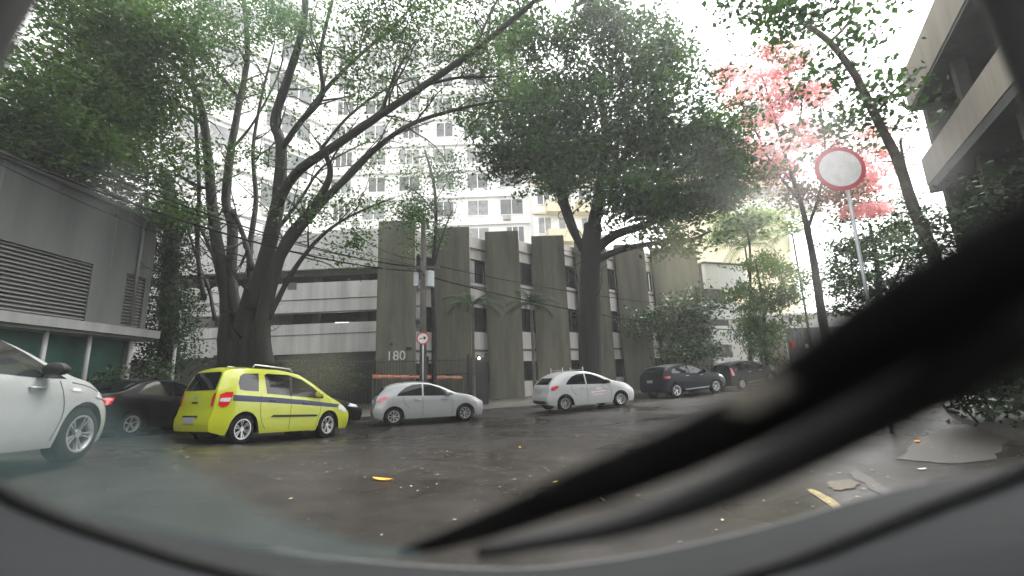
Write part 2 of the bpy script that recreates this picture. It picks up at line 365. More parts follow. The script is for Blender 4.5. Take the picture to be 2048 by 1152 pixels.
# big ficus
fb = g3(-7.6, 14.3)
def yx(t): return t
fic = thing('fig_tree', 'huge many-stemmed fig tree with spreading dark limbs behind the yellow taxi', 'tree', fb)
mb = MB()
L = [([(490, 800, 14.3), (490, 720, 14.3), (497, 640, 14.3), (515, 570, 14.3)], .72, .5),
     ([(455, 780, 14.6), (452, 680, 14.6), (455, 600, 14.6), (440, 520, 14.5), (425, 420, 14.4), (415, 300, 14.2), (398, 200, 13.8), (350, 130, 13.2), (270, 80, 12.5)], .42, .1),
     ([(530, 740, 14.0), (525, 650, 14.0), (545, 560, 14.), (575, 480, 13.9), (630, 410, 13.6), (660, 350, 13.4), (650, 300, 13.2)], .42, .1),
     ([(478, 640, 14.5), (462, 560, 14.6), (466, 460, 14.8), (452, 400, 14.9), (462, 300, 15.), (480, 200, 15.2), (495, 110, 15.3), (488, 0, 15.4), (480, -80, 15.4)], .3, .1),
     ([(510, 620, 14.2), (525, 540, 14.2), (548, 450, 14.1), (560, 370, 14.), (562, 290, 13.8), (550, 240, 13.7), (575, 160, 13.4), (605, 60, 13.), (612, -40, 12.6)], .42, .13),
     ([(562, 300, 13.8), (600, 245, 13.5), (645, 190, 13.2), (640, 110, 13.), (665, 0, 12.6)], .16, .08),
     ([(590, 260, 13.6), (650, 180, 13.9), (720, 110, 14.2), (790, 50, 14.5), (850, -20, 14.6)], .13, .05),
     ([(525, 560, 14.2), (545, 440, 14.0), (590, 350, 13.4), (680, 285, 12.8), (760, 230, 12.4), (850, 170, 12.), (950, 100, 11.6), (1060, 10, 11.3), (1130, -60, 11.)], .28, .08),
     ([(475, 700, 14.4), (448, 600, 14.6), (430, 520, 14.8), (385, 430, 14.8), (330, 375, 14.6)], .16, .04),
     ([(503, 620, 14.3), (500, 500, 14.6), (512, 400, 14.9), (506, 300, 15.1), (522, 200, 15.2), (548, 90, 15.2)], .17, .05),
     ([(535, 640, 14.), (585, 545, 14.2), (640, 475, 14.3), (705, 430, 14.3), (790, 395, 14.2)], .15, .03),
     ([(512, 600, 14.5), (530, 500, 14.8), (600, 400, 15), (650, 330, 15.2), (740, 280, 15.2)], .14, .03),
     ([(530, 590, 14.2), (570, 500, 13.9), (640, 410, 13.6), (700, 350, 13.4), (760, 290, 13.2), (830, 245, 13.), (930, 215, 12.8), (1010, 200, 12.6)], .24, .05),
     ([(640, 415, 13.6), (700, 340, 14), (770, 280, 14.4), (870, 240, 14.8)], .09, .03),
     ([(640, 300, 13.2), (700, 230, 13.2), (770, 180, 13.6), (850, 150, 14)], .08, .03),
     ([(760, 230, 12.4), (790, 150, 12.6), (830, 80, 12.8)], .09, .03),
     ([(850, 170, 12), (920, 155, 12.2), (1010, 150, 12.4), (1080, 110, 12.6)], .08, .03),
     ([(950, 100, 11.6), (970, 50, 11.8), (1000, -10, 12)], .08, .04),
     ([(415, 260, 14.1), (360, 210, 13.6), (290, 205, 13.2), (210, 198, 12.8)], .11, .04),
     ([(418, 380, 14.3), (360, 350, 14), (320, 280, 13.8), (290, 210, 13.6)], .07, .03),
     ([(408, 600, 14.8), (395, 500, 14.8), (398, 380, 14.8), (392, 250, 14.6), (385, 120, 14.4), (400, 20, 14.2)], .12, .07),
     ([(430, 640, 14.8), (418, 580, 14.9), (395, 520, 15), (370, 440, 15)], .1, .04),
     ([(466, 420, 14.8), (490, 480, 14.5), (505, 540, 14.3)], .1, .14),
     ([(480, 200, 15.2), (440, 150, 15), (380, 90, 14.6), (330, 40, 14)], .1, .04),
     ([(462, 300, 15), (510, 240, 15.2), (560, 140, 15.6), (570, 60, 15.8)], .08, .03)]
limbs(mb, L, kr=.66)
lac = [(330, 270, 130, 90, 13.5, 70), (300, 380, 100, 80, 13.8, 60), (430, 330, 90, 110, 14.5, 46), (340, 430, 80, 60, 13.8, 50), (640, 70, 150, 70, 13, 60), (720, 160, 130, 80, 13, 44), (810, 60, 170, 70, 12.6, 60),
       (770, 230, 110, 70, 13.5, 30), (850, 130, 110, 80, 12.4, 34), (660, 430, 110, 60, 13.6, 46), (690, 500, 80, 40, 13.8, 30), (640, 360, 90, 60, 13.8, 24), (570, 200, 90, 90, 14.6, 30), (960, 60, 130, 80, 11.6, 60), (990, 150, 90, 70, 12.2, 50),
       (480, 60, 160, 90, 14.6, 70), (430, 160, 110, 90, 14.6, 60), (560, 30, 130, 60, 13.4, 50), (380, 20, 180, 70, 13.5, 80), (880, 10, 180, 50, 12, 60), (700, 290, 130, 60, 14.2, 26), (590, 430, 70, 60, 14.5, 16), (520, 320, 60, 80, 15.5, 20), (420, 430, 60, 60, 15.5, 26), (880, 220, 90, 40, 13.5, 26), (700, 0, 250, 60, 12, 70)]
den = [(50, 290, 100, 70, 10.5, 90), (120, 240, 120, 120, 10.5, 150), (220, 150, 130, 130, 11, 150), (300, 60, 160, 90, 11, 150), (230, 300, 90, 90, 12, 80), (200, 20, 110, 80, 10.5, 60), (330, 160, 90, 90, 12, 60), (300, 400, 50, 40, 13, 16)]
lac = [(*a[:5], int(a[5]*(.95 if a[1] < 180 else .7))) for a in lac]; den = [(*a[:5], int(a[5]*(2.7 if a[0] < 240 else 1.2))) for a in den]
V1 = blobs(lac, .13, .62, 24); V2 = blobs(den, .13, .62, 26)
sprout(mb, L, 9, 2.2, .74)
mb.build('trunk', M['bark'], fic, smooth=True)
leafobj('crown', leafmesh(np.vstack([V1, V2]), .135), M['leafA'], fic)

# ivy-clad trunk at the corner of the grey building
t = thing('ivy_clad_tree', 'dark ivy-wrapped trunk at the corner of the grey louvred building', 'tree', g3(-11.2, 15.6))
mb = MB(); limbs(mb, [([(335, 800, 15.6), (338, 650, 15.6), (340, 540, 15.6), (345, 430, 15.6), (330, 340, 15.2)], .34, .2)])
mb.build('trunk', M['bark'], t, smooth=True)
V = blobs([(340, y, 20, 30, 15.5, 70) for y in range(440, 740, 36)] + [(330, 420, 60, 40, 15, 30), (360, 470, 50, 40, 15.4, 20)], .1, .4, 18)
leafobj('crown', leafmesh(V, .12, droop=.6), M['palmleaf'], t)

# broad dark tree in front of the fins
Y2 = 19.7
t = thing('shade_tree', 'large dense dark-leaved shade tree rising in front of the concrete fins', 'tree', g3(PY(1180, 760, Y2)[0], Y2))
mb = MB()
LL = [([(1183, 790, Y2), (1182, 680, Y2), (1180, 580, Y2), (1182, 500, Y2), (1186, 450, Y2)], .55, .42),
           ([(1180, 520, Y2), (1145, 460, Y2), (1125, 410, Y2), (1112, 370, Y2), (1090, 300, Y2)], .2, .1), ([(1165, 500, Y2), (1140, 430, Y2+.4), (1130, 370, Y2+.6), (1150, 300, Y2+.6)], .16, .08),
           ([(1190, 500, Y2), (1230, 470, Y2-.5), (1290, 450, Y2-1), (1350, 420, Y2-1.4), (1410, 380, Y2-1.5)], .25, .08), ([(1195, 520, Y2), (1240, 500, Y2-.3), (1300, 488, Y2-.6), (1380, 480, Y2-1), (1420, 462, Y2-1.)], .18, .05),
           ([(1186, 460, Y2), (1200, 380, Y2), (1210, 280, Y2), (1200, 180, Y2)], .34, .12), ([(1200, 380, Y2), (1260, 300, Y2-.5), (1320, 230, Y2-1)], .2, .08)]
limbs(mb, LL); sprout(mb, LL, 8, 2.4)
big = [(1110, 150, 130, 110, 18.5, 150), (1250, 130, 130, 100, 19.5, 170), (1190, 260, 190, 100, 19, 260), (1330, 250, 120, 130, 18.6, 210), (1400, 330, 95, 100, 18.4, 150), (1050, 290, 80, 80, 18.5, 90), (1250, 380, 160, 70, 18.6, 190), (1340, 415, 130, 45, 18.2, 130),
       (1090, 50, 130, 60, 18, 80), (1210, 40, 120, 60, 18.5, 70), (985, 230, 50, 60, 18.2, 40), (1020, 320, 60, 40, 18.2, 40), (1180, 350, 110, 60, 20.5, 110), (1300, 150, 90, 70, 20, 80), (1440, 280, 50, 80, 18.4, 50), (1470, 390, 45, 40, 18.4, 30), (1350, 480, 60, 22, 18, 26), (1080, 220, 110, 80, 20.5, 90), (1330, 60, 60, 40, 19.5, 24)]
big = [(*a[:5], int(a[5]*1.0)) for a in big]
V = blobs(big, .16, .7, 30, 1.25)
mb.build('trunk', M['bark'], t, smooth=True)
leafobj('crown', leafmesh(V, .23, droop=.25), M['leafB'], t)
# slim tree by the pole
Y3 = 19.2
t = thing('slim_tree', 'slim leafy street tree rising beside the utility pole with the arrow sign', 'tree', g3(PY(872, 770, Y3)[0], Y3))
mb = MB(); LL = [([(868, 790, Y3), (868, 650, Y3), (866, 540, Y3), (872, 450, Y3), (868, 370, Y3), (850, 300, Y3)], .12, .05), ([(866, 540, Y3), (885, 470, Y3), (905, 420, Y3)], .05, .03), ([(872, 430, Y3), (840, 390, Y3), (810, 370, Y3)], .04, .02)]
limbs(mb, LL); sprout(mb, LL, 6, 1.0)
V = blobs([(850, 360, 70, 45, Y3, 46), (862, 420, 55, 40, Y3, 46), (835, 430, 40, 25, Y3, 20), (900, 330, 45, 40, Y3, 20), (800, 400, 40, 35, Y3, 18), (850, 480, 30, 20, Y3, 10)], .14, .6, 24)
mb.build('trunk', M['bark'], t, smooth=True); leafobj('crown', leafmesh(V, .15), M['leafA'], t)

# pink blossom tree
Y4 = 21.
t = thing('blossom_tree', 'slender street tree with coral pink blossom above the grey gate', 'tree', g3(PY(1662, 745, Y4)[0], Y4))
mb = MB()
LL = [([(1664, 790, Y4), (1655, 700, Y4), (1642, 620, Y4), (1630, 540, Y4), (1615, 460, Y4), (1600, 400, Y4), (1570, 310, Y4), (1545, 220, Y4), (1520, 140, Y4)], .24, .03),
           ([(1615, 460, Y4), (1640, 380, Y4), (1650, 290, Y4), (1640, 210, Y4)], .08, .03), ([(1600, 400, Y4), (1550, 340, Y4), (1510, 260, Y4), (1480, 200, Y4)], .07, .03), ([(1570, 310, Y4), (1600, 240, Y4), (1605, 150, Y4)], .06, .03), ([(1640, 380, Y4), (1690, 340, Y4), (1720, 290, Y4)], .05, .02)]
limbs(mb, LL); sprout(mb, LL, 6, 1.6)
Vp = blobs([(q[0], q[1], q[2]*1.1, q[3]*1.1, q[4], int(q[5]*1.9)) for q in [(1535, 100, 30, 30, Y4, 8), (1480, 180, 45, 40, Y4, 17), (1560, 150, 50, 40, Y4, 16), (1600, 190, 50, 50, Y4, 18), (1500, 240, 50, 40, Y4, 10), (1510, 340, 50, 35, Y4, 15), (1560, 330, 45, 50, Y4, 11), (1590, 270, 50, 60, Y4, 14), (1700, 370, 55, 40, Y4, 13), (1740, 320, 40, 50, Y4, 10), (1640, 300, 50, 50, Y4, 8), (1470, 130, 30, 20, Y4, 4), (1720, 400, 50, 30, Y4, 14), (1760, 330, 40, 50, Y4, 10), (1490, 300, 40, 40, Y4, 8), (1690, 290, 40, 30, Y4, 8)]], .15, .5, 40, .8)
Vl = blobs([(1490, 210, 70, 60, Y4, 10), (1560, 230, 80, 90, Y4, 20), (1600, 320, 80, 70, Y4, 16), (1540, 360, 70, 60, Y4, 16), (1680, 350, 80, 60, Y4, 14), (1720, 280, 60, 70, Y4, 10), (1640, 230, 50, 60, Y4, 8), (1540, 130, 60, 50, Y4, 10), (1650, 400, 60, 40, Y4, 16), (1590, 120, 50, 40, Y4, 10), (1500, 290, 60, 50, Y4, 12), (1730, 330, 60, 50, Y4, 12), (1600, 350, 60, 60, Y4, 24), (1530, 330, 50, 60, Y4, 20), (1640, 370, 50, 50, Y4, 20), (1580, 200, 60, 60, Y4, 14)], .2, .7, 26)
mb.build('trunk', M['bark'], t, smooth=True)
leafobj('blossom', leafmesh(Vp, .17, aspect=.8), M['pink'], t); leafobj('crown', leafmesh(Vl, .2, droop=.3), M['redleaf'], t)

# leaning tree on the right
Y5 = 11.
t = thing('leaning_tree', 'bare leaning trunk with a few large leaves beside the dark banded building', 'tree', g3(PY(1905, 740, Y5)[0], Y5))
mb = MB()
LL = [([(1910, 800, Y5), (1902, 640, Y5), (1885, 560, Y5), (1855, 480, Y5), (1825, 410, Y5), (1795, 320, Y5), (1750, 230, Y5), (1710, 150, Y5), (1660, 85, Y5), (1600, 40, Y5)], .17, .07),
           ([(1825, 410, Y5), (1810, 340, Y5+.3), (1800, 280, Y5+.3)], .05, .03), ([(1750, 230, Y5), (1790, 180, Y5), (1820, 160, Y5)], .04, .02), ([(1660, 85, Y5), (1700, 40, Y5), (1710, -10, Y5)], .05, .03)]
limbs(mb, LL); sprout(mb, LL, 5, 1.1)
V = blobs([(1540, 30, 100, 45, 9.5, 26), (1470, 20, 60, 30, 9.5, 9), (1700, 15, 50, 28, 9.5, 10), (1650, 150, 60, 50, Y5, 10), (1700, 130, 70, 70, Y5, 8), (1690, 220, 70, 60, Y5, 10), (1760, 200, 50, 60, Y5, 7), (1560, 60, 60, 30, 9.5, 10), (1810, 240, 40, 60, Y5, 6), (1660, 280, 60, 40, Y5, 6)], .2, .55, 16)
mb.build('trunk', M['bark2'], t, smooth=True); leafobj('crown', leafmesh(V, .17, aspect=.65, droop=.3), M['leafB'], t)

# dense tree beyond the blossom
def bush(name, lab, lst, size, m, Y, trunk=None, clump=.6, per=24, group=None, droop=.1, aspect=.5):
    x = PY(lst[0][0], 700, Y)[0]; t = thing(name, lab, 'tree' if trunk else 'shrub', g3(x, Y), group)
    mb = MB(); V = blobs(lst, size, clump, per)
    b = g3(x, Y)
    if trunk: limbs(mb, trunk)
    else:
        for k in range(5):
            c = V[rng.integers(len(V))]; mb.tube([b+rng.normal(size=3)*[.15, .15, 0], (b+c)/2+rng.normal(size=3)*.2, c], [.022, .016, .008], n=5)
    mb.build('trunk' if trunk else 'stem', M['bark'], t, smooth=True); leafobj('crown' if trunk else 'foliage', leafmesh(V, size, droop=droop, aspect=aspect), m, t); return t
bush('round_tree', 'dense green tree right of the blossom trunk near the thin sign pole', [(1720, 470, 90, 60, 24, 110), (1790, 500, 90, 80, 24, 130), (1700, 560, 80, 70, 24, 100), (1790, 600, 100, 70, 24, 130), (1740, 420, 60, 40, 24, 40), (1830, 440, 50, 50, 24, 40), (1880, 540, 70, 100, 24, 90), (1730, 650, 60, 40, 24, 40), (1850, 660, 100, 60, 24, 80)], .2, M['leafB'], 24, [([(1760, 780, 24), (1760, 650, 24), (1755, 540, 24), (1740, 450, 24)], .22, .08), ([(1760, 620, 24), (1800, 540, 24), (1830, 460, 24)], .1, .04)])
bush('drooping_tree', 'tree with long drooping leaves behind the farther dark blue car', [(1520, 590, 55, 60, 27.5, 80), (1500, 650, 50, 50, 27.5, 60), (1540, 660, 40, 50, 27.5, 50), (1510, 530, 60, 40, 27.5, 44), (1570, 600, 45, 50, 27.5, 34), (1480, 600, 40, 50, 27.5, 30), (1530, 710, 40, 25, 27.5, 24)], .28, M['leafC'], 27.5, [([(1535, 790, 27.5), (1532, 700, 27.5), (1525, 600, 27.5), (1510, 520, 27.5)], .14, .05)], droop=1., aspect=.28)
bush('yellowing_tree', 'yellow-green leafy crown right of the pale rounded balconies and left of the pole', [(1500, 440, 70, 40, 29, 80), (1450, 460, 60, 36, 29, 60), (1570, 540, 30, 30, 29, 20), (1570, 450, 40, 30, 29, 16)], .26, M['leafP'], 29, [([(1500, 790, 29), (1500, 620, 29), (1500, 500, 29), (1490, 440, 29)], .12, .05)])
bush('dark_shrub', 'big dark shrub between the fins and the nearer dark blue car', [(1330, 640, 50, 40, 24.4, 60), (1390, 650, 50, 45, 24.4, 60), (1370, 610, 40, 24, 24.4, 26), (1340, 700, 60, 30, 24.4, 50), (1410, 700, 35, 30, 24.4, 30), (1300, 650, 30, 36, 24.4, 24), (1420, 620, 26, 26, 24.4, 14)], .2, M['leafD'], 24.4)
bush('hedge_shrub', 'dark green shrub mass below the right-hand building', [(1950, 560, 60, 90, 8.6, 60), (1990, 430, 40, 60, 9, 20), (2030, 640, 80, 80, 8.4, 60), (1960, 470, 60, 60, 8.8, 40), (1970, 740, 90, 70, 8.5, 90), (2040, 780, 70, 60, 8.4, 60), (2010, 330, 30, 50, 9, 10), (1930, 660, 50, 70, 8.8, 50)], .13, M['leafD'], 8.6)

def palm(px, top, Y, n, ln, lab, trunk_r=.09, lean=0.):
    x = PY(px, top, Y)[0]; zt = PY(px, top, Y)[2]; b = g3(x, Y)
    t = thing('palm_tree', lab, 'palm', b, 'small palms in the planted bed')
    mb = MB(); mb.tube(smoothpath([b, [x+lean*.3, Y, b[2]+(zt-b[2])*.5], [x+lean, Y, zt]], 5), np.linspace(trunk_r, trunk_r*.6, 11), n=8, jit=.08); mb.build('trunk', M['bark2'], t, smooth=True)
    fr = MB(); vs = []; fs = []
    for k in range(n):
        a = 2*math.pi*k/n + random.uniform(-.3, .3); e = random.uniform(.2, 1.1)
        p = np.array([x+lean, Y, zt]); d = np.array([math.cos(a)*math.cos(e), math.sin(a)*math.cos(e), math.sin(e)])
        pts = [p.copy()]
        for i in range(9):
            p = p+d*ln/9; d = d + np.array([0, 0, -.2]); d /= np.linalg.norm(d); pts.append(p.copy())
        fr.tube(pts, np.linspace(.02, .006, 10), n=4)
        for i in range(2, 10):
            dd = pts[i]-pts[i-1]; s = np.cross(dd, [0, 0, 1]); s /= np.linalg.norm(s)+1e-9
            for sg in (-1, 1):
                for h in (0, .5):
                    q = pts[i-1]+dd*h; l = ln*.28*(1-abs(i-5)/9)
                    tip = q + s*sg*l + dd*1.2 - np.array([0, 0, l*.5]); wv = dd/np.linalg.norm(dd)*.03
                    fr.add([q-wv, q+wv, tip], [(0, 1, 2)])
    fr.build('frond', M['leafC' if Y > 25 else 'palmleaf'], t)
palm(1490, 495, 30, 13, 2.3, 'feathery palm with arching fronds behind the far end of the fins')
palm(1585, 470, 30.5, 13, 2.6, 'broad palm with bright fronds left of the blossom tree trunk')
palm(945, 610, 20.3, 12, 1.7, 'small dark palm in front of the third fin gap')
palm(1062, 610, 21.2, 11, 1.5, 'small dark palm in front of the fourth fin gap')

# ------------------------------------------------------------ fin building "180"
A = np.array([-6.6, 21.3]); dirl = np.array([math.sin(R(67.7)), math.cos(R(67.7))]); spacing = 2.82
A_end = A + dirl*spacing*7
wf, rr_ = 1.84, math.radians(33)
top = lambda x: 8.75
bld = thing('office_building', 'olive concrete building with tall sawtooth fins and the number 180', 'building', g3(A[0], A[1]))
def ret(i):
    L_ = A + dirl*spacing*i; Rr = L_ + np.array([wf, .02]); L2 = A + dirl*spacing*(i+1); return L_, Rr, L2
for i in range(7):
    L_, Rr, L2 = ret(i)
    if i == 6: Rr = L_ + np.array([wf+1.1, .1])
    mb = MB(); b0 = float(gz(*L_))-.2; tp = 9.42-.025*i+random.uniform(-.05, .05)
    # blade: front face + thickness
    mb.wall(L_, Rr, b0, tp, .34); mb.build('fin', M['fin'], bld)
    if i == 6: continue
    p = Rr + np.array([-.14, .36]); q = L2 + np.array([.02, .34])
    for z0, z1, of in ((7.75, 9.0, 0), (5.15, 6.45, 0), (2.95, 3.85, 0), (2.3, 2.84, 0), (b0, 1.25, 0)):
        pan = MB(); pan.wall(p, q, z0, z1, .2, off=of); pan.build('spandrel', M['panel'], bld)
    for z0, z1 in ((2.85, 2.94), (6.2, 6.28), (8.3, 8.37)):
        pan = MB(); pan.wall(p, q, z0, z1, .2 if z0 < 3 else .05, off=-.06); pan.build('sill', M['grey'], bld)
    for z0, z1 in ((6.45, 7.75), (3.85, 5.15), (1.25, 2.3)):
        f = MB(); f.wall(p, q, z0, z1, .05, off=.14); wn = f.build('window', M['winglass'], bld)
        fr = MB(); m_ = (p+q)/2; dd = (q-p)/np.linalg.norm(q-p)
        for a_, b_ in ((p, p+dd*.05), (m_-dd*.025, m_+dd*.025), (q-dd*.05, q)): fr.wall(a_, b_, z0+.005, z1-.005, .05, off=.08)
        fr.wall(p, q, z0+.003, z0+.06, .054, off=.078)
        fr.build('frame', M['iron'], wn)
# roof slab and rear wall
mb = MB(); q = A_end + np.array([.9, 0]); nrm = np.array([-dirl[1], dirl[0]])
mb.wall(A + nrm*1.5+np.array([.3, 0]), q + nrm*1.5, .1, 8.75, 9.)
mb.build('wall', M['fin'], bld)
# AC unit and house number on the building
pp = ret(0)[1] + np.array([.12, .55])
mb = MB(); mb.box((pp[0], pp[1]-.25, 5.95), (pp[0]+.62, pp[1]+.1, 6.42)); ac = mb.build('air_conditioner', M['panel'], bld)
mb = MB(); mb.disc((pp[0]+.24, pp[1]-.262, 6.18), (0, -1, 0), .17, .02, 20); mb.build('fan_grille', M['iron'], ac)
def text(s, size, name, m, parent, origin, xdir, depth=.02, zdir=(0, 0, 1)):
    cu = bpy.data.curves.new(name, 'FONT'); cu.body = s; cu.size = size; cu.extrude = depth
    ob = bpy.data.objects.new(name, cu); COL.objects.link(ob)
    dg = bpy.context.evaluated_depsgraph_get(); me = bpy.data.meshes.new_from_object(ob.evaluated_get(dg))
    bpy.data.objects.remove(ob); bpy.data.curves.remove(cu)
    x = np.array(xdir, float)/np.linalg.norm(xdir); zd = np.array(zdir, float)
    mb = MB(); mb.add([np.array(origin) + x*v.co.x + zd*v.co.y - np.cross(x, zd)*v.co.z*-1 for v in me.vertices], [tuple(p_.vertices) for p_ in me.polygons])
    bpy.data.meshes.remove(me)
    return mb.build(name, m, parent)
o = PY(772, 721, A[1]-.03)
text('180', .62, 'house_number', M['signwhite'], bld, o, (1, 0, 0))
mb = MB(); c = PY(817, 697, A[1]-.04); mb.box((c[0]-.13, c[1], c[2]-.08), (c[0]+.13, c[1]+.04, c[2]+.06)); mb.build('intercom', M['trim'], bld)
mb = MB(); c = PY(783, 688, A[1]-.04); mb.box((c[0]-.05, c[1], c[2]-.05), (c[0]+.05, c[1]+.04, c[2]+.05)); mb.build('wall_socket', M['trim'], bld)

# ------------------------------------------------------------ parking garage on the left of it
gp, gq = np.array([-19.5, 22.6]), np.array([-6.62, 22.25])
gar = thing('parking_garage', 'white open-sided parking garage with dark horizontal openings', 'garage', g3(-12, 22.4))
mb = MB()
for z0, z1, off in ((3.0, 4.5, 0), (5.05, 5.72, 0), (5.76, 6.62, -.05), (7.35, 9.3, 0)):
    mb.wall(gp, gq, z0, z1, .25, off=off)
mb.build('parapet', M['garage'], gar)
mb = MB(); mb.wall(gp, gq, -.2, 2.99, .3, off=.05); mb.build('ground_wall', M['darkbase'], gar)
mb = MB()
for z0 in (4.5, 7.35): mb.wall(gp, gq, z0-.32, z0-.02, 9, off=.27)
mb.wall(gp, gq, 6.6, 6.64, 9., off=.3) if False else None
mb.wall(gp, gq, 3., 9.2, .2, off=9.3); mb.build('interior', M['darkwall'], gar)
mb = MB(); mb.wall(gp, gq, 9.0, 9.25, 9., off=.3); mb.build('roof', M['grey'], gar)
mb = MB()
for k in range(5): 
    x = gp + (gq-gp)*(k+.5)/5; mb.wall(x, x+np.array([.35, 0]), 0, 9.2, .35, off=.6)
mb.build('column', M['grey'], gar)
for px, py, ln in ((575, 540, .7), (685, 646, .7), (372, 629, .9), (565, 618, .2)):
    c = PY(px, py, 23.3); mb = MB(); mb.box((c[0]-ln/2, c[1]-.05, c[2]-.04), (c[0]+ln/2, c[1]+.05, c[2]+.03)); mb.build('tube_light', M['lamp'], gar)
mb = MB(); c = PY(585, 571, 22.3); mb.box((c[0]-.25, 22.3, c[2]-.2), (c[0]+.2, 22.42, c[2]+.15)); mb.build('vent', M['grey'], gar)
mb = MB(); mb.wall(gp, gq, 3.94, 3.97, .03, off=-.025); mb.wall(gp, gq, 5.05, 5.1, .04, off=-.03); mb.build('ledge', M['grey'], gar)

# ------------------------------------------------------------ grey louvred building at far left
lb = thing('louvred_building', 'grey concrete building with louvres above green glass at the left edge', 'building', g3(-11.9, 8))
fx = -11.6
mb = MB(); w0, w1 = (fx, 15.0), (fx, -6.)          # thickness goes away from the street
def W(y0, y1, z0, z1, t, mb, off=0): mb.wall((fx, y1), (fx, y0), z0, z1, t, off=-t-off) if False else mb.box((fx-off-t, y0, z0), (fx-off, y1, z1))
W(-30, 13.9, 4.95, 6.8, .3, mb); W(11.9, 13.0, 3.35, 4.95, .3, mb); W(-30, 6.4, 3.35, 4.95, .3, mb); W(13.7, 13.9, 3.35, 4.95, .3, mb)
mb.box((-24, 13.6, .3), (fx-.31, 13.9, 6.8)); mb.build('wall', M['grey'], lb)
for y in (6.9, 9.4, 12.4):
    mb = MB(); mb.box((fx-.01, y, 4.96), (fx+.004, y+.025, 6.79)); mb.build('wall_joint', M['louvre'], lb)
mb = MB(); mb.tube([(fx+.05, 13.3, 3.4), (fx+.05, 13.3, 6.7)], .04, 8); mb.build('drainpipe', M['louvre'], lb, smooth=True)
mb = MB(); mb.box((fx-12, -30, 6.8), (fx+.12, 14., 6.92)); mb.build('roof', M['grey'], lb)
for y0, y1 in ((6.4, 11.9), (13.0, 13.7)):
    mb = MB(); W(y0, y1, 3.35, 4.95, .02, mb, .1)
    for k in range(16):
        zc = 3.4+k*.1; mb.add([(fx-.02, y0, zc), (fx-.02, y1, zc), (fx-.095, y1, zc+.07), (fx-.095, y0, zc+.07)], [(0, 1, 2, 3)])
        mb.add([(fx-.02, y0, zc-.012), (fx-.02, y1, zc-.012), (fx-.02, y1, zc), (fx-.02, y0, zc)], [(0, 1, 2, 3)])
    mb.build('louvre', M['louvre'], lb)
mb = MB(); mb.box((fx-.1, -30, 3.06), (fx+.35, 14.1, 3.3)); mb.box((fx-.3, -30, 2.98), (fx+.22, 14., 3.055)); mb.build('canopy_beam', M['canopy'], lb)
mb = MB(); mb.box((fx-.42, -30, .3), (fx-.36, 13.9, 2.98)); mb.build('glass_front', M['greenglass'], lb)
for px in (80, 170, 255, 345):
    y = XY(px, 740, fx+.1)[1]
    mb = MB(); mb.tube([(fx+.1, y, .5), (fx+.1, y, 2.98)], .055, n=10); mb.build('post', M['canopy'], lb, smooth=True)
mb = MB(); mb.box((fx-14, 8, 6.9), (fx-3, 14, 9.4)); mb.build('roof_room', M['white'], lb)
for i, (px, h) in enumerate(((210, 1.3), (300, 1.5), (255, 1.0))):
    p = XY(px, 760, fx+.2); y = p[1]
    t = thing('potted_shrub', ['low dark shrub before the green glass, nearest the white car', 'tall dark shrub before the green glass, farthest right', 'middle dark shrub before the green glass'][i], 'shrub', g3(fx+.35, y), 'shrubs before the green glass')
    b = g3(fx+.35, y); C_ = leaves(b+[0, 0, h*.75], 60, .1, (.32, .5, h*.55)); V = (C_[:, None]+rng.normal(size=(60, 14, 3))*.12).reshape(-1, 3)
    mb = MB()
    for k in range(4): mb.tube([b, b+np.array([random.uniform(-.2, .2), random.uniform(-.3, .3), h])], [.03, .01], n=5)
    mb.build('stem', M['bark'], t); leafobj('foliage', leafmesh(V, .14), M['leafD'], t)

# ------------------------------------------------------------ apartment towers behind
def tower(name, lab, p, q, z1, depth, floors0, fh, bays, slabm, balc=(), seed=1, wallm='tower', band=.9, skip=0):
    rr = random.Random(seed)
    p = np.array(p, float); q = np.array(q, float); d = (q-p)/np.linalg.norm(q-p); Ln = np.linalg.norm(q-p)
    t = thing(name, lab, 'building', g3(*((p+q)/2)))
    mb = MB(); mb.wall(p, q, 0, z1, depth); mb.build('wall', M[wallm], t)
    mb = MB(); z = floors0; k = 0; bw = Ln/bays
    cnt = 0
    sl = MB()
    while z < z1-1:
        sl.wall(p-d*.1, q+d*.1, z-.18, z+.02, .28, off=-.28)
        for b in range(bays):
            if cnt >= 96: break
            jx = rr.choice((.14, .2, .3)); a0 = p+d*(b*bw+bw*jx); a1 = p+d*(b*bw+bw*.8); cnt += 1
            f = MB(); f.wall(a0, a1, z+band, z+fh-.5, .06, off=-.03)
            wn = f.build('window', M['towerglass'] if rr.random() < .5 else M['winpale'], t)
            fr = MB(); n_ = rr.choice((2, 2, 3))
            for c in range(n_+1):
                e = a0+(a1-a0)*c/n_; fr.wall(e-d*.04, e+d*.04, z+band, z+fh-.5, .06, off=-.075)
            fr.wall(a0, a1, z+band-.08, z+band, .1, off=-.1)
            fr.build('frame', M['panel'] if False else M['tower'], wn)
        z += fh
    sl.build('slab', M[slabm], t)
    for k in range(14):
        z = floors0+fh*rr.randrange(0, 5)+.25; a0 = p+d*(Ln*rr.uniform(.35, .97)); ac = MB(); ac.wall(a0, a0+d*.8, z, z+.5, .35, off=-.36); ac.build('air_conditioner', M['panel'], t)
    for (u, w_, zf) in balc:
        bm_ = MB(); z = floors0 + fh*zf; a0 = p+d*u; a1 = a0+d*w_
        bm_.wall(a0, a1, z-.2, z+1.05, 1.1, off=-1.1); bm_.build('balcony', M['cream'], t)
    return t
tower('apartment_tower', 'tall white apartment block with rows of windows behind the garage and fins', (-34, 44), (2.2, 44), 42, 9, 11.2, 3.05, 10, 'tower', balc=[], seed=3)
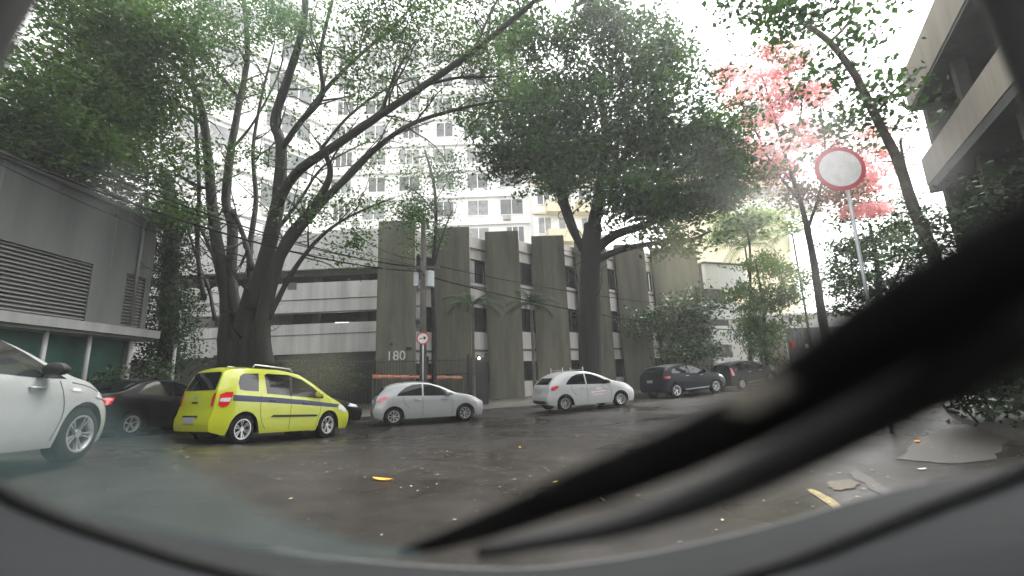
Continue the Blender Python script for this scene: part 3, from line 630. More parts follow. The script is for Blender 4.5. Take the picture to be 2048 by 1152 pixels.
tower('apartment_tower', 'cream-banded apartment block with projecting balconies above the middle fins', (2.4, 42), (9, 43), 27, 9, 11.4, 3.05, 3, 'cream', balc=[(1.2, 2.4, 0), (1.2, 2.4, 1), (1.2, 2.4, 2), (1.2, 2.4, 3), (4.4, 2., 0), (4.4, 2., 1), (4.4, 2., 2)], seed=4)
tower('apartment_tower', 'pale apartment tower partly hidden by foliage at the top left corner', (-27, 16), (-15, 33), 34, 7, 10, 3.1, 4, 'tower', seed=5)
ab = thing('low_block', 'white block with dark strip openings at the right end of the fins', 'building', g3(15.4, 31.8))
for z0, z1 in ((.5, 2.3), (3.2, 4.5), (5.0, 6.1), (7.2, 9.)):
    mb = MB(); mb.wall((13.9, 31.2), (17.4, 32.4), z0, z1, .3); mb.build('parapet', M['tower'], ab)
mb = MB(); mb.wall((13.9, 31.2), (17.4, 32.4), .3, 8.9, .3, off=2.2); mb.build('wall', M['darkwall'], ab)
mb = MB(); mb.wall((13.8, 31.1), (17.5, 32.4), 9.0, 9.15, 5); mb.build('roof', M['grey'], ab)
# building with rounded balconies
rb = thing('balcony_building', 'cream building with white rounded balconies behind the blossom tree', 'building', g3(24, 43))
mb = MB(); mb.wall((20.5, 44), (30, 46), .5, 24.5, 8); mb.build('wall', M['cream'], rb)
for k, (px, py, r_) in enumerate(((1560, 415, 4.2), (1530, 330, 2.2), (1520, 245, 2.2))):
    c = PY(px, py, 43.8); mb = MB(); n = 30; vs = []; 
    for a in np.linspace(math.pi, 2*math.pi, n): vs.append((c[0]+r_*math.cos(a), c[1]+.5+r_*.6*math.sin(a)))
    v3 = [(x, y, c[2]-.6) for x, y in vs] + [(x, y, c[2]+.5) for x, y in vs]
    mb.add(v3, [(i, i+1, n+i+1, n+i) for i in range(n-1)] + [tuple(range(n))[::-1], tuple(range(n, 2*n))])
    mb.build('balcony', M['tower'], rb, sharp=30)
    f = MB(); f.wall((c[0]-r_*.7, c[1]+.1), (c[0]+r_*.7, c[1]+.2), c[2]+.7, c[2]+2.4, .1, off=0.); f.build('window', M['winpale'], rb)

# ------------------------------------------------------------ banded building on the right
u_ = np.array([.5, .866]); c0 = np.array([12.6, 12.6]); e0 = c0 - u_*11
rbld = thing('banded_building', 'dark building with pale horizontal parapet bands at the right edge', 'building', g3(13, 10))
mb = MB()
for z0, z1 in ((6.6, 7.45), (9.15, 10.3)): mb.wall(c0, e0, z0, z1, .25)
mb.build('parapet', M['beige'], rbld)
mb = MB()
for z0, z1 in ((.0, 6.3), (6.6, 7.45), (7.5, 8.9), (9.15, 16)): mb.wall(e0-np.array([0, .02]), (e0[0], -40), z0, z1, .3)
mb.build('unseen_wing', M['darkwall'], rbld)  # unseen wing added behind the camera to darken fronts and reflections
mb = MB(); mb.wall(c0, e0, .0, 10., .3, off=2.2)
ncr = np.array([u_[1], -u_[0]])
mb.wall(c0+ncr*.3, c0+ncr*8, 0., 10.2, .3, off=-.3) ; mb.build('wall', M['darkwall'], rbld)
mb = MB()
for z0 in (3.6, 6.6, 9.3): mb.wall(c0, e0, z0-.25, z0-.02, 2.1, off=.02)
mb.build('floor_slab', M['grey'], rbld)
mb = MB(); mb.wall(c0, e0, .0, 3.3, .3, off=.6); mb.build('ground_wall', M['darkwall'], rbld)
mb = MB(); 
for k in range(9):
    a = c0-u_*(.1+k*2.3); mb.wall(a, a-u_*.25, 0, 10., .25, off=.32)
mb.build('column', M['darkwall'], rbld)

# ------------------------------------------------------------ wall, gate, cones at the far right
wl = thing('gate_wall', 'plain beige rendered wall end left of the grey gate', 'wall', g3(17.3, 30.5))
a = PY(1543, 740, 30.3); b = PY(1580, 740, 30.3); ht = PY(1560, 655, 30.3)[2]
mb = MB(); mb.wall(a, b, .3, ht, .5); mb.build('wall', M['beige'], wl)
mb = MB(); mb.wall(a-[.06, 0, 0], b+[.06, 0, 0], ht, ht+.1, .62, off=-.06); mb.build('coping', M['pave'], wl)
gt = thing('sliding_gate', 'tall grey sheet-metal gate beyond the blossom tree trunk', 'gate', g3(19.5, 30.6))
a = PY(1584, 740, 30.6); b = PY(1780, 740, 30.6)
mb = MB(); mb.wall(a, b, .6, ht-.05, .08)
for k in range(24):
    e = a[:2]+(b[:2]-a[:2])*(k+.5)/24; mb.wall(e, e+np.array([.06, 0]), .6, ht-.08, .03, off=-.03)
mb.build('panel', M['louvre'], gt)
mb = MB(); c = PY(1614, 692, 30.5); mb.box((c[0]-.1, 30.5, c[2]-.14), (c[0]+.1, 30.53, c[2]+.14)); mb.build('notice', M['signwhite'], gt)
mb = MB(); c = PY(1580, 690, 30.2); mb.box((c[0]+.05, 30.1, c[2]-.3), (c[0]+.25, 30.25, c[2]+.3)); mb.build('signal_box', M['cone'], wl)
lbk = thing('ochre_building', 'low pale building glimpsed above the grey gate', 'building', g3(24, 38))
mb = MB(); mb.box((19, 38, .5), (40, 44, 5.8)); mb.build('wall', M['panel'], lbk)
mb = MB(); mb.box((18.8, 37.8, 5.8), (40.2, 44.2, 6.)); mb.build('roof', M['white'], lbk)
c = GP(1637, 745)
t = thing('traffic_post', 'small red bollard post standing on the pavement before the grey gate', 'bollard', c)
mb = MB(); mb.tube([c, c+[0, 0, .08]], [.2, .2], 12); mb.tube([c+[0, 0, .08], c+[0, 0, .85]], [.13, .09], 12); mb.tube([c+[0, 0, .85], c+[0, 0, .97]], [.12, .05], 12); mb.build('post', M['cone'], t, sharp=40)
mb = MB(); mb.tube([c+[0, 0, .5], c+[0, 0, .64]], [.12, .115], 12); mb.build('reflective_band', M['signwhite'], t)
c2 = c+np.array([.8, .5, 0])
t = thing('planter_box', 'low terracotta orange box behind the red bollard', 'planter', c2)
mb = MB(); mb.box(c2-[.5, .3, 0], c2+[.6, .3, .5]); mb.box(c2+[-.55, -.35, .5], c2+[.65, .35, .56]); mb.build('box', M['brown'], t)
# ------------------------------------------------------------ fence, banner, poles, cables
fe = thing('iron_fence', 'black iron bar fence along the pavement before the fins and garage', 'fence', g3(-7, 19.8))
fpts = smoothpath([(-13.5, 20.2), (-9, 19.9), (-6.6, 20.2), (-1.6, 21.8)], 8)
mb = MB(); rail = MB(); bars = []
ac_ = 0; total = np.cumsum(np.r_[0, np.linalg.norm(np.diff(fpts, axis=0), axis=1)])
for s in np.arange(0, total[-1], .13):
    x = np.interp(s, total, fpts[:, 0]); y = np.interp(s, total, fpts[:, 1]); zb = float(gz(x, y))+.2; mb.tube([(x, y, zb), (x, y, zb+2.15)], .014, n=5)
for h in (.35, 1.6, 2.25): rail.tube([(x, y, float(gz(x, y))+h) for x, y in fpts], .028, n=6)
mb.build('bars', M['iron'], fe); rail.build('rail', M['iron'], fe)
for s in np.arange(0, total[-1], 2.4):
    x = np.interp(s, total, fpts[:, 0]); y = np.interp(s, total, fpts[:, 1]); p_ = MB(); p_.box((x-.05, y-.05, float(gz(x, y))), (x+.05, y+.05, float(gz(x, y))+2.45)); p_.build('post', M['iron'], fe)
bush('low_hedge', 'low dark hedge growing behind the iron fence below the garage', [(600, 752, 60, 26, 20.9, 60), (690, 752, 50, 26, 20.9, 50), (520, 752, 60, 26, 20.9, 40)], .13, M['leafD'], 20.9, clump=.5)
gtw = thing('entrance_gate', 'tall dark iron entrance gate between the fence and the third fin', 'gate', g3(-1.2, 21.6))
mb = MB(); a, b = PY(938, 780, 21.4), PY(974, 780, 21.4); mb.wall(a, b, 0, PY(950, 715, 21.4)[2], .06); mb.build('panel', M['iron'], gtw)
mb = MB()
for e in (a, b): mb.box((e[0]-.06, 21.32, 0), (e[0]+.06, 21.48, PY(950, 708, 21.4)[2]))
mb.build('frame', M['trim'], gtw)
c = PY(958, 716, 21.2); t = thing('gate_lamp', 'tiny lit lamp above the dark entrance gate', 'lamp', c)
mb = MB(); mb.tube([c-[0, 0, .05], c+[0, 0, .05]], [.05, .03], 10); mb.build('bulb', M['lens'], t); mb = MB(); mb.tube([c+[0, 0, .05], c+[0, 0, .1]], [.06, .06], 10); mb.tube([c+[0, 0, .08], c+[0, .3, .08]], .015, 5); mb.build('holder', M['iron'], t)
# orange netting strip
bn = thing('barrier_net', 'frayed orange-red barrier netting strip stretched along the iron fence', 'netting', PY(835, 752, 19.8))
a, b = PY(746, 753, 19.9), PY(925, 755, 20.6); mb = MB(); vs = []; n = 60
for i in range(n+1):
    p = a+(b-a)*i/n; hh = .06+.012*math.sin(i*.7)+random.uniform(-.025, .025)
    vs += [p+[0, -.05+.01*math.sin(i), -hh], p+[0, -.07, .0], p+[0, -.05, hh]]
mb.add(vs, [(i*3+j, i*3+3+j, i*3+4+j, i*3+1+j) for i in range(n) for j in range(2)]); nb = mb.build('strip', M['orange'], bn)
mb = MB(); mb.tube([a+[0, 0, .12], a+[0, 0, -1.0]], .03, 6); mb.tube([b+[0, 0, .12], b+[0, 0, -1.0]], .03, 6); mb.build('stake', M['pole'], bn)

Yp = 19.0
pb = g3(PY(846, 780, Yp)[0], Yp)
po = thing('utility_pole', 'grey concrete utility pole with cables in front of the first fin gap', 'pole', pb)
mb = MB(); ptop = PY(856, 440, Yp)[2]; mb.tube([pb, [pb[0], Yp, ptop]], [.17, .11], 12); mb.build('shaft', M['pole'], po, smooth=True)
mb = MB(); zc = PY(846, 560, Yp)[2]; mb.tube([(pb[0]+.3, Yp-.1, zc-.35), (pb[0]+.3, Yp-.1, zc+.35)], [.2, .2], 14); mb.box((pb[0]-.35, Yp-.3, zc-.3), (pb[0]-.15, Yp-.1, zc+.3)); mb.build('switch_box', M['steel'], po, sharp=40)
mb = MB(); mb.box((pb[0]-.7, Yp-.08, zc+.5), (pb[0]+.7, Yp+.02, zc+.6)); mb.build('crossarm', M['pole'], po)
sc_ = PY(846, 677, Yp-.35)
sg = thing('arrow_sign', 'round red-rimmed white traffic sign with a black arrow, by the utility pole', 'traffic sign', g3(sc_[0], Yp-.35))
mb = MB(); mb.tube([g3(sc_[0], Yp-.35), sc_+[0, 0, .25]], .03, 8); mb.build('post', M['steel'], sg, smooth=True)
mb = MB(); mb.disc(sc_+[0, -.04, 0], (0, -1, 0), .26, .015, 36); mb.build('rim', M['signred'], sg)
mb = MB(); mb.disc(sc_+[0, -.056, 0], (0, -1, 0), .205, .006, 36); mb.build('face', M['signwhite'], sg)
def arrow(c, s, ang, y):
    pts = [(-.15, -.018), (.06, -.018), (.03, -.075), (.075, -.075), (.16, 0), (.075, .075), (.03, .075), (.06, .018), (-.15, .018)]
    ca, sa = math.cos(ang), math.sin(ang)
    vs = [(c[0]+s*(x*ca-z_*sa), y, c[2]+s*(x*sa+z_*ca)) for x, z_ in pts]
    return MB().add(vs, [(0, 1, 7, 8), (1, 2, 3, 4), (1, 4, 7), (4, 5, 6, 7)])
arrow(sc_, 1., R(12), sc_[1]-.065).build('arrow', M['signblack'], sg)
c = PY(846, 697, Yp-.3)
# tall sign on the right: prohibition sign on a thin leaning pole
Y7 = 9.
sp = thing('round_sign', 'large round white sign with a red rim on a thin galvanised pole', 'traffic sign', g3(PY(1752, 700, Y7)[0], Y7))
b = g3(PY(1752, 700, Y7)[0], Y7); tpz = PY(1690, 330, Y7); tpz = np.array([PY(1700, 400, Y7)[0], Y7, tpz[2]])
mb = MB(); mb.tube([b, tpz], .035, 9); mb.build('post', M['steel'], sp, smooth=True)
sc2 = PY(1676, 340, Y7)
mb = MB(); mb.disc(sc2+[0, -.05, 0], (-.15, -1, 0), .5, .015, 40); mb.build('rim', M['signred'], sp)
mb = MB(); mb.disc(sc2+[-.003, -.068, 0], (-.15, -1, 0), .41, .006, 40); mb.build('face', M['signwhite'], sp)
def cable(a, b, sag, r, lab, k=14):
    a = np.array(a); b = np.array(b); pts = [a+(b-a)*t+np.array([0, 0, -sag*4*t*(1-t)]) for t in np.linspace(0, 1, k)]
    t = MB(); t.tube(pts, r, 6); t.build('power_cable', M['cable'], smooth=True, label=lab, category='cable', group='overhead cables')
ap = np.array([pb[0], Yp-.08, 0])
cable(PY(-40, 245, 8.5), [pb[0]-.6, Yp, zc+.62], .5, .022, 'thick cable running from the top of the left edge to the pole crossarm')
cable(PY(-40, 262, 8.7), [pb[0]-.3, Yp, zc+.62], .55, .016, 'thin upper cable running alongside the thick one to the pole crossarm')
cable(PY(-40, 225, 8.4), [pb[0]-.45, Yp, zc+.7], .4, .01, 'topmost thin cable running from the left edge to the pole crossarm')
cable(PY(-40, 276, 8.9), PY(745, 520, 21), .7, .014, 'cable running from the left edge down to the corner of the fin building')
cable(PY(-40, 310, 8.9), PY(745, 560, 21), .8, .012, 'lowest thin cable running from the left edge to the fin building corner')
cable(PY(-40, 290, 8.6), [pb[0], Yp-.12, zc+.35], .6, .03, 'lowest bundled cable running from the left edge to the pole shaft')
cable([pb[0]+.6, Yp, zc+.62], PY(1470, 618, 26.5), .35, .02, 'upper cable running from the pole crossarm across the fins to the right')
cable([pb[0], Yp-.12, zc+.2], PY(1470, 660, 26.5), .45, .03, 'lower bundled cable running from the pole shaft across the fins to the right')
cable(PY(700, 460, 16), [pb[0], Yp-.12, zc+.9], .3, .014, 'short thin cable dropping from the fig tree limbs to the pole')

# ------------------------------------------------------------ cars
def sm(nodes, dl=.06):
    a = np.array(nodes, float)
    return lambda x: float(np.mean([np.interp(x+o, a[:, 0], a[:, 1]) for o in np.linspace(-dl, dl, 7)]))
class Car:
    def __init__(s, name, label, S, paint, pr, pf, group=None):
        s.S = S; s.L = S['L']; s.Wm = S['W']/2; s.xr = S['ro']; s.xf = S['ro']+S['wb']; s.Rw = S['R']; s.paint = paint
        s.top = sm(S['top'], .1); s.belt = sm(S['belt'], .08); s.rear = sm(S['rear'], .04); s.front = sm(S['front'], .05); s.k = S.get('k', .3)
        pr = np.array(pr, float); pf = np.array(pf, float); X = pf-pr; sc = np.linalg.norm(X)/S['wb']; X /= np.linalg.norm(X)
        Y = np.cross([0, 0, 1.], X); Y /= np.linalg.norm(Y); Z = np.cross(X, Y); s.sc = sc
        if S.get('fix'): sc = S['fix']
        zs = S.get('zs', 1.)
        org = pr - X*s.xr*sc + Y*(s.Wm-.09)*sc
        mw = Matrix(((X[0]*sc, Y[0]*sc, Z[0]*sc*zs, org[0]), (X[1]*sc, Y[1]*sc, Z[1]*sc*zs, org[1]), (X[2]*sc, Y[2]*sc, Z[2]*sc*zs, org[2]), (0, 0, 0, 1)))
        s.root = thing(name, label, 'car', mw=mw, group=group)
        s.sill = S.get('sill', .2); s.shell(); s.under(); s.wheels()
    def plan(s, x, z):
        u = x-s.rear(z); v = s.front(z)-x; f = 1.
        if u < .55: f -= .12*((.55-max(u, 0))/.55)**2.2
        if v < .75: f -= .19*((.75-max(v, 0))/.75)**2.6
        return f
    def sidey(s, x, z):
        b = s.belt(x); zz = min(z, b); h = (zz-s.sill)/max(b-s.sill, .1)
        fl = np.interp(h, [0, .12, .4, .62, .86, 1], [.955, .985, 1., .995, .985, .955])
        y = s.Wm*fl*s.plan(x, z)
        if z > b: y -= s.k*(z-b) + .10*max(0, z-b)**2
        return y
    def arch(s, x):
        zl = s.sill
        if x < .3: zl += .08*(1-x/.3)
        for xw in (s.xr, s.xf):
            Ra = s.Rw+.055; dx = x-xw
            if abs(dx) < Ra: zl = max(zl, s.Rw+math.sqrt(Ra*Ra-dx*dx)*.98)
        return zl
    def xm(s, st, z):
        bz = s.belt(1.); J = .42+1.6*max(0, z-bz); sr = s.rear(z); Jf = s.L-.5; ff = s.front(z)
        if st < J: return sr+st*(J-sr)/J
        if st > Jf: return ff-(s.L-st)*(ff-Jf)/(s.L-Jf)
        return st
    def shell(s):
        st = list(np.linspace(0, s.L, 56))
        for xw in (s.xr, s.xf):
            Ra = s.Rw+.055; a0 = math.asin(max(-1, (s.sill-s.Rw)/Ra))
            st += [xw+Ra*math.cos(a) for a in np.linspace(a0, math.pi-a0, 19)]
        st = sorted(st); st = [x for i, x in enumerate(st) if i == 0 or x-st[i-1] > .008]
        fr = [0, .06, .2, .35, .5, .62, .74, .86, .95, 1]; gr = [.06, .3, .55, .8, .95, 1]; cr = [1, .93, .75, .45, 0]
        rows = []
        for x in st:
            tp = s.top(x); b = min(s.belt(x), tp-.05); zl = min(s.arch(x), b-.03); crown = min(.06, (tp-b)*.5); e = tp-crown; sec = []
            for f_ in fr:
                z = max(s.sill+f_*(b-s.sill), zl); sec.append((z, 1))
            zs = [z for z, _ in sec]+[b+g*(e-b) for g in gr]
            pts = []
            for z in zs:
                xx = s.xm(x, z); y = s.sidey(xx, z)
                if z > b and (z-b)/(e-b+1e-6) > .9: y -= .03*((z-b)/(e-b)-.9)/.1*min(1, (e-b)/.2)
                pts.append((xx, y, z))
            ye = pts[-1][1]
            for c in cr[1:]:
                pts.append((s.xm(x, e), ye*c, e+crown*(1-c*c)))
            rows.append(pts)
        mb = MB(); n = len(rows[0])
        for sg in (-1, 1):
            vs = [(p[0], sg*p[1], p[2]) for r_ in rows for p in r_]
            mb.add(vs, [(i*n+j, (i+1)*n+j, (i+1)*n+j+1, i*n+j+1) for i in range(len(rows)-1) for j in range(n-1)])
        # caps
        for r_, dx in ((rows[0], -.05), (rows[-1], .07)):
            m_ = len(fr)+len(gr); full = cr+[-c for c in cr[-2::-1]]; vs = []
            crown = r_[-1][2]-r_[m_-1][2]; b = r_[len(fr)-1][2]; e = r_[m_-1][2]
            for j in range(m_):
                for c in full:
                    zz = r_[j][2]; add = crown*(1-c*c)*max(0, (zz-b)/(e-b+1e-6)) if j >= len(fr) else 0
                    vs.append(((s.rear(zz+add) if dx < 0 else r_[j][0])+dx*(1-c*c), r_[j][1]*c, zz+add))
            q = len(full); mb.add(vs, [(j*q+i, j*q+i+1, (j+1)*q+i+1, (j+1)*q+i) for j in range(m_-1) for i in range(q-1)])
        mb.build('body', s.paint, s.root, sharp=38)
    def under(s):
        mb = MB(); w_ = s.Wm-.26
        mb.box((.3, -w_, s.sill+.02), (s.L-.35, w_, s.belt(s.L*.5)-.15))
        w2 = s.Wm-.1; a, b = s.xr+s.Rw+.09, s.xf-s.Rw-.09
        mb.box((a, -w2, s.sill+.01), (b, w2, s.sill+.25)); mb.box((.2, -w2+.12, s.sill+.06), (s.xr-s.Rw-.1, w2-.12, s.sill+.3)); mb.box((s.xf+s.Rw+.08, -w2+.16, s.sill+.05), (s.L-.3, w2-.16, s.sill+.3))
        mb.build('underbody', M['trim'], s.root)
    def wheels(s):
        S = s.S
        for xw in (s.xr, s.xf):
            for sg in (-1, 1):
                yo = sg*(s.Wm-.035); wd = .2; R_ = s.Rw; n = 28
                prof = [(0, .62), (.0, .72), (.012, .9), (.035, .985), (.06, 1.), (wd-.03, 1.), (wd, .94), (wd, .6)]
                mb = MB(); vs = []
                for (dy, fr) in prof:
                    for k in range(n):
                        a = 2*math.pi*k/n; vs.append((xw+R_*fr*math.cos(a), yo-sg*dy, R_+R_*fr*math.sin(a)))
                mb.add(vs, [(i*n+k, i*n+(k+1) % n, (i+1)*n+(k+1) % n, (i+1)*n+k) for i in range(len(prof)-1) for k in range(n)])
                wh = mb.build('wheel', M['rubber'], s.root, sharp=50)
                d = MB(); d.disc((xw, yo-sg*.075, R_), (0, -sg, 0), R_*.66, .03, 24); d.build('brake_disc', M['trim'], wh)
                mb = MB(); r1, r2 = R_*.57, R_*.65
                vs = []
                for (dy, fr) in ((.05, .66), (-.002, .665), (-.002, .6), (.02, .57), (.07, .55)):
                    for k in range(n):
                        a = 2*math.pi*k/n; vs.append((xw+R_*fr*math.cos(a), yo-sg*dy, R_+R_*fr*math.sin(a)))
                mb.add(vs, [(i*n+k, i*n+(k+1) % n, (i+1)*n+(k+1) % n, (i+1)*n+k) for i in range(4) for k in range(n)])
                ns = S.get('spokes', 5); off = random.random(); tw = S.get('spw', .3)
                for k in range(ns):
                    a = 2*math.pi*(k+off)/ns
                    if S.get('twin'):
                        prs = [(a-.16, .05), (a+.16, .05)]
                    else: prs = [(a, tw*.5)]
                    for a_, hw in prs:
                        def pt(rd, da, dy): return (xw+rd*math.cos(a_+da), yo-sg*dy, R_+rd*math.sin(a_+da))
                        v8 = [pt(R_*.1, -hw*2.2, .03), pt(R_*.1, hw*2.2, .03), pt(R_*.59, hw, .006), pt(R_*.59, -hw, .006), pt(R_*.1, -hw*2.2, .06), pt(R_*.1, hw*2.2, .06), pt(R_*.59, hw, .05), pt(R_*.59, -hw, .05)]
                        mb.add(v8, [(0, 1, 2, 3), (0, 3, 7, 4), (1, 5, 6, 2), (4, 7, 6, 5)])
                mb.disc((xw, yo-sg*.055, R_), (0, sg, 0), R_*.15, .035, 14)
                mb.build('rim', M['alloy'], wh, sharp=30)
    # patches laid on the surface
    def side(s, name, outline, m, off=.004, parent=None, sides=(-1, 1), cols=26, rws=5, sub=True):
        o = np.array(outline, float); xs_ = np.linspace(o[:, 0].min()+1e-4, o[:, 0].max()-1e-4, cols); res = None
        for sg in sides:
            grid = []
            for x in xs_:
                zz = []
                for i in range(len(o)):
                    (x0, z0), (x1, z1) = o[i], o[(i+1) % len(o)]
                    if (x0-x)*(x1-x) <= 0 and x0 != x1: zz.append(z0+(z1-z0)*(x-x0)/(x1-x0))
                a, b = min(zz), max(zz)
                grid.append([(x, sg*(s.sidey(x, z)+off), z) for z in np.linspace(a, b, rws)])
            mb = MB().add([p for g in grid for p in g], [(i*rws+j, (i+1)*rws+j, (i+1)*rws+j+1, i*rws+j+1) for i in range(cols-1) for j in range(rws-1)])
            # rim wall back to the body so that the patch has thickness
            res = mb.build(name, m, parent or s.root, smooth=True)
        return res
    def yend(s, z): return s.sidey(s.rear(z)+.001, z)
    def back(s, name, outline, m, off=.006, parent=None, cols=20, rws=5):
        o = np.array(outline, float); ys_ = np.linspace(o[:, 0].min()+1e-4, o[:, 0].max()-1e-4, cols); grid = []
        for y in ys_:
            zz = []
            for i in range(len(o)):
                (x0, z0), (x1, z1) = o[i], o[(i+1) % len(o)]
                if (x0-y)*(x1-y) <= 0 and x0 != x1: zz.append(z0+(z1-z0)*(y-x0)/(x1-x0))
            grid.append([(s.rear(z)-.05*(1-min(1, abs(y)/s.yend(z))**2)-off, y, z) for z in np.linspace(min(zz), max(zz), rws)])
        return MB().add([p for g in grid for p in g], [(i*rws+j, (i+1)*rws+j, (i+1)*rws+j+1, i*rws+j+1) for i in range(cols-1) for j in range(rws-1)]).build(name, m, parent or s.root, smooth=True)
    def screen(s, name, x0, x1, m, f=.88, n=12):
        vs = []; fr = np.linspace(-f, f, 9)
        for x in np.linspace(x0, x1, n):
            tp = s.top(x); b = min(s.belt(x), tp-.05); cr = min(.06, (tp-b)*.5); e = tp-cr; xx = s.xm(x, e); ye = s.sidey(xx, e)
            for c in fr: vs.append((xx+.004, ye*c, e+cr*(1-c*c)+.006))
        q = len(fr); return MB().add(vs, [(i*q+j, (i+1)*q+j, (i+1)*q+j+1, i*q+j+1) for i in range(n-1) for j in range(q-1)]).build(name, m, s.root, smooth=True)
    def mirror(s, x, z, m, sz=1.):
        for sg in (-1, 1):
            y = s.sidey(x, z); mb = MB(); vs = []; n = 12
            for u, r_ in ((-.09, .5), (-.07, .95), (0, 1.), (.06, .8), (.1, .35)):
                for k in range(n):
                    a = 2*math.pi*k/n; vs.append((x+u*sz, sg*(y+.13*sz+.11*sz*r_*math.cos(a)), z+.05+.075*sz*r_*math.sin(a)))
            mb.add(vs, [(i*n+k, i*n+(k+1) % n, (i+1)*n+(k+1) % n, (i+1)*n+k) for i in range(4) for k in range(n)]+[tuple(range(n)), tuple(4*n+k for k in range(n))])
            mb.tube([(x+.02, sg*(y-.03), z), (x, sg*(y+.1), z+.03)], .025, 6)
            mb.build('mirror', m, s.root, sharp=45)
    def handle(s, x, z, m, sides=(-1, 1)):
        for sg in sides:
            mb = MB(); y = s.sidey(x, z); mb.tube([(x-.1, sg*(y+.0), z), (x-.07, sg*(y+.03), z), (x+.07, sg*(y+.03), z), (x+.1, sg*(y+.0), z)], .014, 6); mb.build('door_handle', m, s.root, smooth=True)
    def seams(s, lines):
        for pts in lines:
            for sg in (-1, 1):
                q = [(x, sg*(s.sidey(x, z)+.0015), z) for x, z in smoothpath([(*p, 0) for p in pts], 4)[:, :2]]
                mb = MB(); mb.tube(q, .005, 4); mb.build('door_seam', M['seam'], s.root)
    def plate(s, z, w_=.4, h=.13):
        x = s.rear(z)-.075; mb = MB(); mb.box((x, -w_/2, z-h/2), (x+.07, w_/2, z+h/2)); mb.build('number_plate', M['plate'], s.root)
    def exhaust_dark(s, z0, z1, f=.7):
        w_ = s.Wm*f; s.back('bumper_insert', [(-w_, z0), (w_, z0), (w_*.9, z1), (-w_*.9, z1)], M['trim'])

# --- yellow taxi (compact people carrier)
TX = dict(zs=1.14, L=4.36, W=1.6, ro=.82, wb=2.62, R=.325, sill=.22, k=.2, spokes=6, twin=True,
          top=[(0, 1.6), (.15, 1.655), (.8, 1.69), (1.85, 1.69), (2.4, 1.62), (2.85, 1.43), (3.25, 1.21), (3.55, 1.06), (3.8, .98), (4.1, .89), (4.28, .77), (4.36, .68)],
          belt=[(0, 1.1), (1., 1.07), (2.2, 1.0), (3.2, .95), (3.7, .9), (4.36, .6)],
          rear=[(.2, .08), (.45, -.0), (.62, .02), (.66, .07), (1.0, .1), (1.15, .13), (1.45, .24), (1.6, .33), (1.7, .42)],
          front=[(.2, 4.28), (.5, 4.36), (.7, 4.34), (.9, 4.2), (1.2, 3.9)])
tx = Car('taxi', 'bright yellow people-carrier taxi with a dark stripe along its side', TX, M['yellowcar'], P(478, 890, 11.), P(650, 876, 13.3))
gl = M['carglass']
tx.side('window', [(.62, 1.16), (.58, 1.3), (.62, 1.45), (.72, 1.51), (1.12, 1.53), (1.12, 1.13), (.75, 1.14)], gl)
tx.side('window', [(1.3, 1.09), (1.28, 1.5), (1.33, 1.54), (2.0, 1.54), (2.45, 1.45), (2.85, 1.26), (3.22, 1.03), (3.15, .99), (2.2, 1.04)], gl)
tx.side('window_pillar', [(2.05, 1.04), (2.05, 1.5), (2.12, 1.5), (2.12, 1.04)], M['trim'], off=.007, cols=4)
tx.screen('windscreen', 2.5, 3.5, gl)
tx.back('rear_window', [(-.6, 1.14), (.6, 1.14), (.55, 1.48), (.48, 1.53), (-.48, 1.53), (-.55, 1.48)], gl, off=.012)
tx.side('side_stripe', [(.46, .915), (.46, 1.045), (1.5, 1.005), (2.5, .95), (3.3, .89), (3.92, .84), (3.92, .76), (3.3, .785), (2.4, .84), (1.4, .885)], M['stripe'], off=.003, cols=40, rws=3)
tx.side('side_moulding', [(1.5, .56), (1.52, .61), (3.0, .60), (3.02, .58), (3.0, .55)], M['trim'], off=.018, cols=20, rws=3)
tx.side('tail_light', [(.155, .83), (.16, 1.04), (.3, 1.1), (.46, 1.1), (.43, .96), (.36, .82), (.25, .78)], M['red'], off=.012)
tx.side('light_lens', [(.17, .9), (.175, .97), (.42, .985), (.38, .9)], M['clear'], off=.016)
for sg in (-1, 1): tx.back('tail_light', [(sg*.6, .8), (sg*.58, .95), (sg*.6, 1.08), (sg*.67, 1.08), (sg*.67, .8)], M['red'], off=.012, cols=6)
tx.side('headlight', [(3.75, .72), (3.8, .85), (4.05, .8), (4.2, .7), (4.1, .64)], M['clear'], off=.01)
tx.plate(.52); tx.back('bumper_insert', [(-.3, .58), (.3, .58), (.3, .62), (-.3, .62)], M['trim'], off=.012)
tx.back('emblem', [(-.11, .985), (-.05, .995), (-.05, 1.015), (.05, 1.015), (.05, .995), (.11, .985), (.05, .975), (.05, .955), (-.05, .955), (-.05, .975)], M['steel'], off=.02)
tx.back('tailgate_handle', [(-.12, .86), (.12, .86), (.12, .9), (-.12, .9)], M['trim'], off=.01, cols=5)
tx.mirror(2.95, 1.05, M['yellowcar']); tx.handle(1.55, .93, M['stripe']); tx.handle(2.55, .88, M['stripe'])
tx.seams([[(1.2, 1.05), (1.2, .8), (1.26, .5), (1.4, .3)], [(2.1, 1.02), (2.1, .6), (2.1, .28)], [(3.05, .98), (3.1, .7), (2.98, .3)]])
for sg in (-1, 1):
    mb = MB(); mb.tube([(1.0, sg*.56, 1.66), (1.05, sg*.56, 1.725), (2.1, sg*.56, 1.69), (2.2, sg*.56, 1.62)], .018, 6); mb.build('roof_rail', M['alloy'], tx.root, smooth=True)

